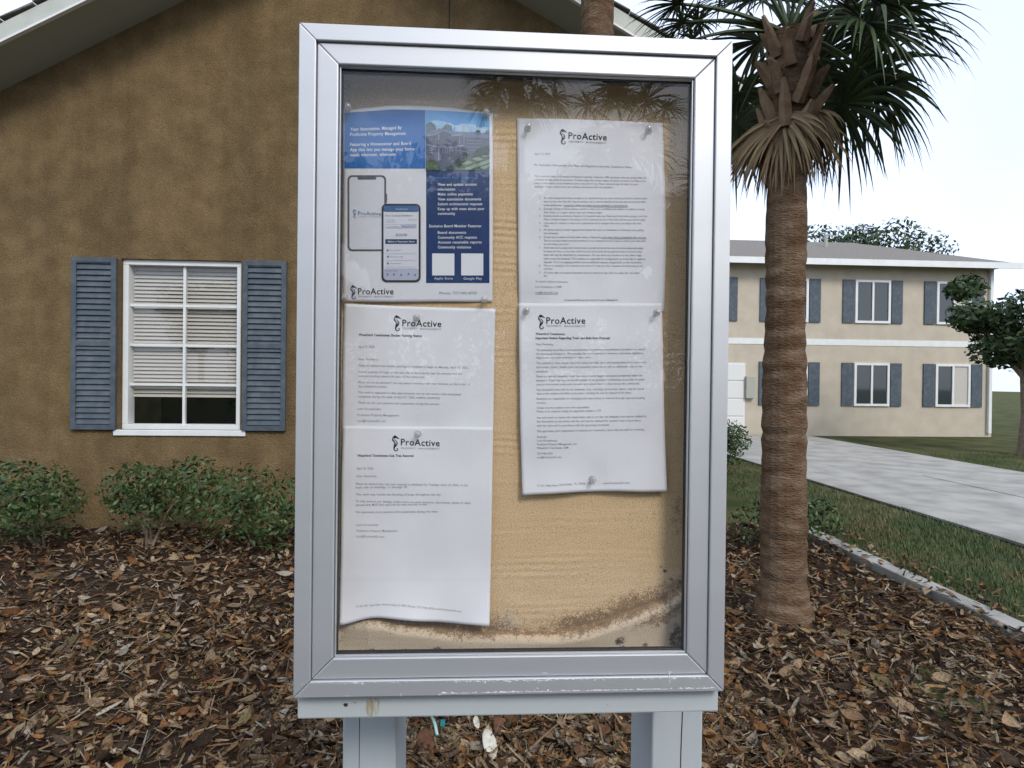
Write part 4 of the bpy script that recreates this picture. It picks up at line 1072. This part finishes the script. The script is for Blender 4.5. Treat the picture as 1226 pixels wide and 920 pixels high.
# lower palm whose dark fronds hang beside the rake board
hub = np.array([1.95, 2.85, 4.0])
def reach(px, py, Y, fan, seed, droop, up):
    """a frond whose fan opens where that pixel's line of sight meets depth Y"""
    v = at(px, py, Y)-hub; return (tuple(v+np.array([0, 0, up])), float(np.linalg.norm(v))*1.03, fan, seed, droop, False, 150)
palm('short palm with low dark fronds hanging beside the rake board', hub[0], hub[1], hub[2]-.15, 0.125, 12, nf=30, fan=0.66, plen=0.62, skirt=6, group='palms by the tan house',
     keepf=lambda dx, dz: dx > -0.25 or dz > 0.8,
     extra=[reach(822, -8, 2.75, .34, 991, .35, .12), reach(834, 12, 2.9, .30, 992, .45, .12), reach(818, -24, 2.65, .36, 993, .3, .15), reach(840, -6, 3.0, .34, 994, .5, .15)])

# ------------------------------------------------------------------ leafy shrubs and trees
def leaf_cloud(centers, radii, n, size, cols, seed, flat=0.8, shell=0.55):
    r = np.random.default_rng(seed)
    k = r.integers(0, len(centers), n); C = np.array(centers)[k]; R = np.array(radii)[k]
    d = r.normal(size=(n, 3)); d /= np.linalg.norm(d, axis=1)[:, None]
    P = C+d*(R*(shell+(1-shell)*r.random(n)**.6))[:, None]*np.array([1, 1, flat])
    nrm = d+r.normal(0, .7, (n, 3)); nrm /= np.linalg.norm(nrm, axis=1)[:, None]
    a = np.cross(nrm, r.normal(size=(n, 3))); a /= np.linalg.norm(a, axis=1)[:, None]; b = np.cross(nrm, a)
    s = size*r.uniform(.6, 1.3, n)[:, None]
    V = np.stack([P-a*s, P+b*s*.42+nrm*s*.12, P+a*s, P-b*s*.42+nrm*s*.12], 1).reshape(-1, 3)
    Fs = np.arange(4*n).reshape(-1, 4)
    c = np.array(cols)[r.integers(0, len(cols), n)]*r.uniform(.75, 1.25, (n, 1))
    return V, Fs, np.repeat(c, 4, 0)
GREEN = [(0.045, 0.085, 0.022), (0.06, 0.105, 0.03), (0.032, 0.065, 0.02), (0.085, 0.12, 0.035)]
DKGREEN = [(0.030, 0.058, 0.018), (0.042, 0.074, 0.022), (0.055, 0.085, 0.028)]
def shrub(label, x, y, w, h, seed, n=2200, cols=GREEN, size=.028, group='shrubs along the tan house wall', name='shrub', cat='shrub'):
    r = np.random.default_rng(seed); t = thing(name, label, cat, (x, y, 0), group)
    cs = [(r.normal(0, w*.24), r.normal(0, w*.18), h*r.uniform(.35, .78)) for _ in range(9)]; rs = [w*r.uniform(.22, .36) for _ in range(9)]
    V, Fs, c = leaf_cloud(cs, rs, n, size, cols, seed); V[:, 2] = np.maximum(V[:, 2], .02)
    np_mesh('foliage', V, Fs, 'foliage', t, c)
    for i in range(5):
        q = cs[i]; MB().tube([(r.normal(0, .03), r.normal(0, .03), -.03), (q[0]*.4, q[1]*.4, q[2]*.5), q], [.014, .010, .004], 6).build('stem', 'bark', t)
    return t
def tree(label, x, y, h, cr, seed, n=5000, cols=DKGREEN, size=.09, group='trees in the distance', trunk_r=.16):
    r = np.random.default_rng(seed); t = thing('broadleaf_tree', label, 'tree', (x, y, 0), group)
    cs = []; rs = []
    for i in range(22):
        a = r.uniform(0, 6.28); rad = cr*r.uniform(.15, .8); cs.append((rad*math.cos(a), rad*math.sin(a), h*r.uniform(.5, .95))); rs.append(cr*r.uniform(.22, .42))
    V, Fs, c = leaf_cloud(cs, rs, int(n*2.2), size*1.25, cols, seed, .75, .35); np_mesh('crown', V, Fs, 'foliage', t, c)
    MB().tube([(0, 0, -.1), (.05, 0, h*.2), (0, .04, h*.42), (.05, 0, h*.62)], [trunk_r*1.25, trunk_r, trunk_r*.8, trunk_r*.4], 12).build('trunk', 'bark', t)
    for i in range(6):
        q = cs[i]; MB().tube([(0, 0, h*.36), (q[0]*.5, q[1]*.5, h*.36+(q[2]-h*.36)*.6), q], [trunk_r*.5, trunk_r*.3, .02], 7).build('limb', 'bark', t)
    return t
SH = [(-5.0, 4.55, .9, .75, 'rounded green shrub below the outer shutter of the house window'), (-4.05, 4.6, .95, .85, 'green shrub in front of the house window, outer side'),
      (-3.05, 4.55, .9, .8, 'green shrub in front of the house window, inner side'), (-2.1, 4.6, .95, .72, 'green shrub below the inner shutter of the house window'),
      (1.75, 4.7, .8, .7, 'green shrub at the downspout corner of the tan house'), (2.75, 4.4, .75, .6, 'small green shrub just beyond the downspout corner')]
for i, (x, y, w, h, lab) in enumerate(SH): shrub(lab, x, y, w, h, 300+i)

# ------------------------------------------------------------------ far side of the drive, right of the board
def far_house(label, x0, x1, y0, zt, seed, group='houses across the way', face=1, roof_h=1.5, name='townhouse', garage=True, depth=7):
    """simple two-storey house; face=1 looks towards -Y, face=-1 towards +Y"""
    t = thing(name, label, 'house', ((x0+x1)/2, y0, 0), group)
    def K(o): return keep(o, t)
    yb = y0+depth*face
    a, b = min(y0, yb), max(y0, yb)
    K(MB().box(x0, x1, a, b, -.1, zt).build('wall', 'render_cream'))
    m = MB(); e = .45; xm = (x0+x1)/2; ym = (a+b)/2
    m.add([(x0-e, a-e, zt), (x1+e, a-e, zt), (x1+e, b+e, zt), (x0-e, b+e, zt), (x0+2.2, ym, zt+roof_h), (x1-2.2, ym, zt+roof_h)], [(0, 3, 2, 1), (0, 1, 5, 4), (1, 2, 5), (2, 3, 4, 5), (3, 0, 4)])
    K(m.build('roof', 'shingle'))
    for ya, yb2 in ((a-e-.04, a-e-.002), (b+e+.002, b+e+.04)): K(MB().box(x0-e-.03, x1+e+.03, ya, yb2, zt-.16, zt+.02).build('fascia', 'trim_white'))
    yf = y0-.03*face; s = face
    nwin = max(2, int((x1-x0)/2.4)); step = (x1-x0)/nwin
    for i in range(nwin):
        for z0, z1 in ((.9, 2.2), (3.4, 4.7)):
            if z1 > zt-.3: continue
            if garage and z0 < 2 and i < 1: continue
            cx = x0+step*(i+.5); w = .55
            f = MB()
            for (xa, xb, za, zb_) in ((cx-w, cx+w, z0, z0+.07), (cx-w, cx+w, z1-.07, z1), (cx-w, cx-w+.07, z0+.07, z1-.07), (cx+w-.07, cx+w, z0+.07, z1-.07), (cx-.03, cx+.03, z0+.07, z1-.07)):
                f.box(xa, xb, min(y0-.05*s, y0+.02*s), max(y0-.05*s, y0+.02*s), za, zb_)
            fo = K(f.build('window', 'trim_white'))
            for sx in (-1, 1):
                o = MB().box(cx+min(sx*.03, sx*(w-.07)), cx+max(sx*.03, sx*(w-.07)), min(y0-.02*s, y0-.012*s), max(y0-.02*s, y0-.012*s), z0+.07, z1-.07).build('pane', ('window_glass', 'blind', 'window_glass')[(i*2+int(z0)+sx) % 3])
                o.parent = fo
                sh = MB().box(cx+min(sx*(w+.04), sx*(w+.38)), cx+max(sx*(w+.04), sx*(w+.38)), min(y0-.04*s, y0-.002*s), max(y0-.04*s, y0-.002*s), z0, z1).build('shutter', 'shutter_blue'); K(sh)
    for xd in (x0+.12, x1-.12):
        K(MB().box(xd-.05, xd+.05, min(y0-.09*s, y0-.003*s), max(y0-.09*s, y0-.003*s), .1, zt-.1).build('downpipe', 'trim_white', bevel=.01))
    K(MB().box(x0+step*1.02-.14, x0+step*1.02+.14, min(y0-.14*s, y0-.003*s), max(y0-.14*s, y0-.003*s), 1.1, 1.75).build('meter_box', 'soffit', bevel=.01))
    K(MB().box(x0-.003, x1+.003, min(y0-.012*s, y0-.001*s), max(y0-.012*s, y0-.001*s), 2.72, 2.90).build('storey_band', 'trim_white'))
    for xv in (x0+2.6, x0+6.3):
        K(MB().tube([(xv, (a+b)/2-1.2*s, zt+.6), (xv, (a+b)/2-1.2*s, zt+1.45)], [.06, .06], 10).build('roof_vent', 'soffit'))
    if garage:
        cx = x0+step*.5; gd = K(MB().box(cx-1.2, cx+1.2, min(y0-.03*s, y0-.002*s), max(y0-.03*s, y0-.002*s), 0, 2.15).build('garage_door', 'garage_white'))
        for j in range(4):
            o = MB().box(cx-1.15, cx+1.15, min(y0-.05*s, y0-.031*s), max(y0-.05*s, y0-.031*s), .04+j*.53, .04+j*.53+.49).build('door_panel', 'garage_white', bevel=.01)
            o.parent = gd
    return t
far_house('cream house with white garage door at the end of the concrete drive', 5.3, 15.5, 16.0, 5.2, 1, group='cream houses')
tree('dark green spreading tree beside the cream garage house', 3.6, 19.5, 6.8, 2.6, 401, cols=DKGREEN)
tree('tall tree behind the roof of the cream garage house', 17.5, 26, 9.5, 4.0, 402)
tree('leafy tree far beyond the outer corner of the tan house', -9.0, 17, 8.0, 3.2, 403)
tree('dark tree on the lawn beside the concrete drive', 12.2, 11.5, 4.6, 1.6, 404, n=3600, size=.07)
for i, (x, y) in enumerate(((4.2, 9.0), (4.2, 10.3), (4.25, 11.6))):
    shrub('clipped green bush along the concrete drive, '+('closest to the tan house', 'middle one of its row', 'closest to the cream house')[i], x, y, 1.0, .9, 420+i, n=1800, size=.035, group='bushes along the concrete drive')

# lawn blades on the strip of grass right of the mulch bed
def grass():
    r = np.random.default_rng(77); n = 26000
    x = np.r_[r.uniform(3.42, 5.18, n), r.uniform(9.62, 13, n//4)]; y = np.r_[5.6-7.1*r.random(n)**1.0, r.uniform(3, 12, n//4)]
    y[:n//2] = r.uniform(1.0, 12, n//2); n = len(x)
    h = r.uniform(.03, .075, n); a = r.uniform(0, 6.28, n); w = .004
    lx, ly = np.cos(a), np.sin(a); le = r.uniform(.2, .9, n)*h
    b = np.stack([x, y, np.full(n, -.015)], 1); ww = np.stack([-ly*w, lx*w, 0*x], 1)
    V = np.stack([b-ww, b+ww, b+np.stack([lx*le, ly*le, h], 1)], 1).reshape(-1, 3)
    c = np.array(GREEN)[r.integers(0, 4, n)]*r.uniform(.7, 1.4, (n, 1)); dry = (lump(x, y, 66, 6, (.2, 1.2)) > .12) & (r.random(n) < .65); c[dry] = np.array((.17, .14, .06))*r.uniform(.7, 1.2, (dry.sum(), 1))
    o = np_mesh('grass', V, np.arange(3*n).reshape(-1, 3), 'foliage', None, np.repeat(c, 3, 0)); tag(o, 'short green lawn grass beside the concrete drive', 'grass', kind='stuff')
grass()

# ------------------------------------------------------------------ what the glass mirrors: across the road, behind the viewer
def mir(px, py, D):
    """photo pixel -> the point mirrored there by the pane, D metres in front of the pane"""
    d = _f*F_PX+_r*(px-613.0)+_u*(460.0-py); t0 = (YG-CAM[1])/d[1]; P = CAM+d*t0
    e = np.array([d[0], -d[1], d[2]]); return P+e*(D/d[1])
for i, (x, y, h, cr, what) in enumerate(((-7.2, -15.2, 7.2, 3.0, 'beyond the open end of the added foliage row'), (-2.6, -14.0, 7.9, 3.0, 'behind the young low palm'), (1.4, -14.6, 8.4, 3.1, 'behind the skirted palm'),
                                         (5.2, -13.8, 7.9, 3.0, 'behind the bushy palm'), (9.2, -14.6, 7.6, 3.1, 'behind the last palm'))):
    tree('dense dark oak across the road '+what, x, y, h-1.5, cr*.95, 450+i, n=5200, size=.12, group='oaks across the road')
def added_hedge():  # unseen foliage added to keep low sky out of the pane
    t = thing('added_hedge', 'added tall dark foliage row blocking low sky across the road below the oaks', 'added_hedge', (1.0, -12.4, 0)); r = np.random.default_rng(9)
    cs = [(x, r.normal(0, .12), z) for x in np.linspace(-11, 11, 56) for z in (.5, 1.2, 1.9, 2.6, 3.2)]
    V, Fs, c = leaf_cloud(cs, [.56]*len(cs), 30000, .10, DKGREEN, 9, .9, .4); V[:, 2] = np.maximum(V[:, 2], 0); np_mesh('foliage', V, Fs, 'foliage', t, c)
    for x in np.linspace(-10.5, 10.5, 15): MB().tube([(x, 0, -.1), (x+.05, 0, 1.2), (x, .05, 2.6)], [.03, .025, .01], 6).build('stem', 'bark', t)
added_hedge()
for i, (px, D, hgt, sd, lab) in enumerate(((614, 8.4, 6.3, 21, 'tall palm across the road with a skirt of hanging dead fronds'), (742, 7.6, 5.2, 22, 'bushy palm of middle height across the road'),
                                           (850, 7.9, 4.0, 23, 'shorter palm across the road beyond the bushy one'), (528, 8.8, 3.2, 24, 'young low palm across the road'))):
    P = mir(px, 456, D)
    palm(lab, P[0], P[1], hgt, .14, sd, nf=18, fan=.62, plen=.62, skirt=12, group='palms across the road', boots=False)
tree('round tree across the road at the open side', -16, -22, 6.5, 3.2, 406, n=3000, size=.12, group='trees across the road')

# ------------------------------------------------------------------ leaf litter and mulch pieces
LIT = .92*np.array([(0.33, 0.235, 0.14), (0.26, 0.155, 0.075), (0.37, 0.28, 0.18), (0.16, 0.075, 0.032), (0.10, 0.055, 0.03), (0.22, 0.14, 0.08), (0.30, 0.215, 0.13), (0.06, 0.04, 0.028), (0.25, 0.12, 0.045), (0.34, 0.30, 0.24), (0.12, 0.085, 0.06), (0.045, 0.03, 0.022), (0.19, 0.15, 0.075)])
def scatter(n, area, seed, lift, kinds):
    r = np.random.default_rng(seed); x = r.uniform(area[0], area[1], n); y = r.uniform(area[2], area[3], n)
    z = mulch_z(x, y)+lift*r.random(n)
    yaw = r.uniform(0, 6.283, n); pit = r.normal(0, .35, n); rol = r.normal(0, .45, n)
    kind = r.choice(len(kinds), n, p=kinds)
    L = np.where(kind == 0, np.clip(r.lognormal(-2.85, .38, n), .02, .13), np.where(kind == 1, r.uniform(.03, .11, n), r.uniform(.06, .22, n)))
    Wd = np.where(kind == 0, L*r.uniform(.35, .6, n), np.where(kind == 1, r.uniform(.007, .018, n), r.uniform(.003, .006, n)))
    cur = np.where(kind == 0, r.normal(0, .5, n), r.normal(0, .12, n))
    # template: 5 stations x 3 across
    st = np.linspace(-.5, .5, 5); prof0 = np.array([.06, .75, 1.0, .7, .03]); prof1 = np.array([.6, 1, 1, .9, .5])
    V = np.zeros((n, 15, 3))
    for i in range(5):
        pr = np.where(kind == 0, prof0[i], prof1[i])*(1+0.15*r.normal(size=n))
        for j, s in enumerate((-.5, 0, .5)):
            V[:, i*3+j, 0] = st[i]*L; V[:, i*3+j, 1] = s*Wd*pr
            V[:, i*3+j, 2] = cur*L*(st[i]**2*1.2)+np.abs(s)*Wd*np.where(kind == 0, .5, -.5)*np.sign(cur+1e-6)*.8
    def rot(V, ang, i, j):
        c, s = np.cos(ang)[:, None], np.sin(ang)[:, None]; a, b = V[..., i].copy(), V[..., j].copy(); V[..., i] = a*c-b*s; V[..., j] = a*s+b*c
    rot(V, rol, 1, 2); rot(V, pit, 0, 2); rot(V, yaw, 0, 1)
    V += np.stack([x, y, z+.006], 1)[:, None, :]
    q = []
    for i in range(4):
        for j in range(2): b = i*3+j; q.append((b, b+1, b+4, b+3))
    Fs = (np.array(q)[None]+np.arange(n)[:, None, None]*15).reshape(-1, 4)
    col = LIT[r.integers(0, len(LIT), n)]*r.uniform(.6, 1.35, (n, 1))
    return V.reshape(-1, 3), Fs, np.repeat(col, 15, 0)
parts = [scatter(12000, (-1.0, 1.25, 1.35, 2.6), 1, .045, [.58, .33, .09]), scatter(14000, (-4.2, 3.2, 1.0, 3.0), 2, .035, [.42, .48, .10]), scatter(11000, (-6.5, 3.2, 2.9, 5.2), 3, .03, [.45, .47, .08])]
for V, Fs, c in [scatter(16000, (-1.0, 1.25, 1.35, 2.6), 4, .05, [.05, .35, .60]), scatter(16000, (-4.2, 3.3, 1.0, 3.4), 5, .04, [.05, .45, .50])]:
    V = V.reshape(-1, 15, 3); m0 = V.mean(1, keepdims=True); V = m0+(V-m0)*np.random.default_rng(8).uniform(.18, .6, (len(V), 1, 1)); parts.append((V.reshape(-1, 3), Fs, c*.95))
V, Fs, c = scatter(420, (3.15, 3.75, 0.8, 5.3), 6, .01, [.5, .4, .1]); V = V.reshape(-1, 15, 3); V[..., 2] += np.where((V[..., 0].mean(1) < 3.41), .058, .03)[:, None]; parts.append((V.reshape(-1, 3), Fs, c))
o0 = 0; VV, FF, CC = [], [], []
for V, Fs, c in parts: VV.append(V); FF.append(Fs+o0); CC.append(c); o0 += len(V)
tag(np_mesh('leaf_litter', np.concatenate(VV), np.concatenate(FF), 'litter', None, np.concatenate(CC)), 'brown dead leaves, twigs and bark chips covering the bed', 'leaf litter', kind='stuff')

# single pieces one can pick out between the posts
def leaf_thing(px, py, wpx, hpx, m, label, cat, ang, name='fallen_leaf', curl=.25, lobed=False, seed=0, group=None, lift=.055):
    r = np.random.default_rng(seed); c = atz(px, py, lift); dist = c[1]-CAM[1]
    k = dist/F_PX; L = hpx*k/0.52*.75; Wd = wpx*k                                 # lying on the ground, seen at a slant
    t = thing(name, label, cat, (c[0], c[1], lift+mulch_z(c[0], c[1])*.5), group); t.rotation_euler = (0.35, 0.1, ang)
    n = 14; V = [(0, 0, 0.004)]
    ring = []
    for i in range(n*2):
        a = 2*math.pi*i/(n*2); q = 1+(0.16*math.sin(5*a) if lobed else 0)+r.normal(0, .03)
        ring.append((math.cos(a)*Wd/2*q, math.sin(a)*L/2*q))
    for f in (.5, 1.0):
        for x, y in ring: V.append((x*f, y*f, curl*(abs(x*f)*1.1+(y*f)**2/max(L, 1e-3))+.004))
    m2 = n*2; Fs = [(0, 1+i, 1+(i+1) % m2) for i in range(m2)]+[(1+i, 1+m2+i, 1+m2+(i+1) % m2, 1+(i+1) % m2) for i in range(m2)]
    b = MB().add(V, Fs).build('blade', m, t, smooth=True)
    so = b.modifiers.new('thickness', 'SOLIDIFY'); so.thickness = .0008
    st = MB().tube([(0, -L*.42, .006), (0, -L*.6, .008), (.004, -L*.78, .004)], [.0016, .0014, .001], 6).build('leaf_stalk', m, t)
    return t
leaf_thing(586, 894, 17, 27, 'pale_shell', 'pale cream dried leaf lying in the litter below the trash letter side', 'leaf', .25, curl=.2, seed=1)
leaf_thing(509, 885, 20, 20, 'brown_leaf', 'large rust brown leaf beside the teal plastic stick', 'leaf', .1, curl=-.15, seed=2)
leaf_thing(510, 900, 16, 22, 'brown_leaf', 'rust brown leaf overlapped by a larger rust brown leaf', 'leaf', -.5, curl=.3, seed=3, lift=.04)
leaf_thing(597, 872, 13, 18, 'brown_leaf', 'dark brown oval leaf close above the pale cream leaf', 'leaf', .05, curl=.25, seed=4)
leaf_thing(672, 868, 11, 11, 'tan_leaf', 'tan lobed leaf in front of the long tan twig', 'leaf', .4, lobed=True, seed=5)
leaf_thing(656, 888, 14, 12, 'tan_leaf', 'flat tan lobed leaf below the long tan twig', 'leaf', -.6, lobed=True, seed=6)
leaf_thing(721, 876, 20, 9, 'brown_leaf', 'curled orange brown leaf in the litter close to the cracked post', 'leaf', -.3, curl=.5, seed=7)
leaf_thing(696, 903, 18, 9, 'brown_leaf', 'long brown leaf lying below the tan lobed leaves', 'leaf', -.7, curl=.5, seed=8)
leaf_thing(570, 868, 7, 12, 'pale_shell', 'small pinkish pale leaf scrap behind the pale cream leaf', 'leaf', .2, curl=.5, seed=9)
def stick(px0, py0, px1, py1, rad, m, label, cat, name, hollow=False):
    A = atz(px0, py0, .075); Bq = atz(px1, py1, .07); t = thing(name, label, cat, tuple(Bq))
    P = [np.array(A)-Bq, (A-Bq)*.5+np.array([0.003, 0, .004]), np.zeros(3)]
    MB().tube(P, [rad*.9, rad, rad*.95], 10).build('shaft', m, t, smooth=True); return t
s = stick(517, 858, 523.5, 880, .0065, 'teal_plastic', 'pale teal plastic stick poking out from under the board', 'plastic stick', 'plastic_stick')
MB().box(.006, .026, .07, .12, -.012, -.006).build('teal_flap', 'teal_dark', s)
stick(668, 867, 634, 898, .0052, 'tan_leaf', 'long straight tan twig lying across the litter', 'twig', 'twig')
stick(713, 858, 722, 890, .0045, 'tan_leaf', 'thin tan twig lying close to the cracked post', 'twig', 'twig')
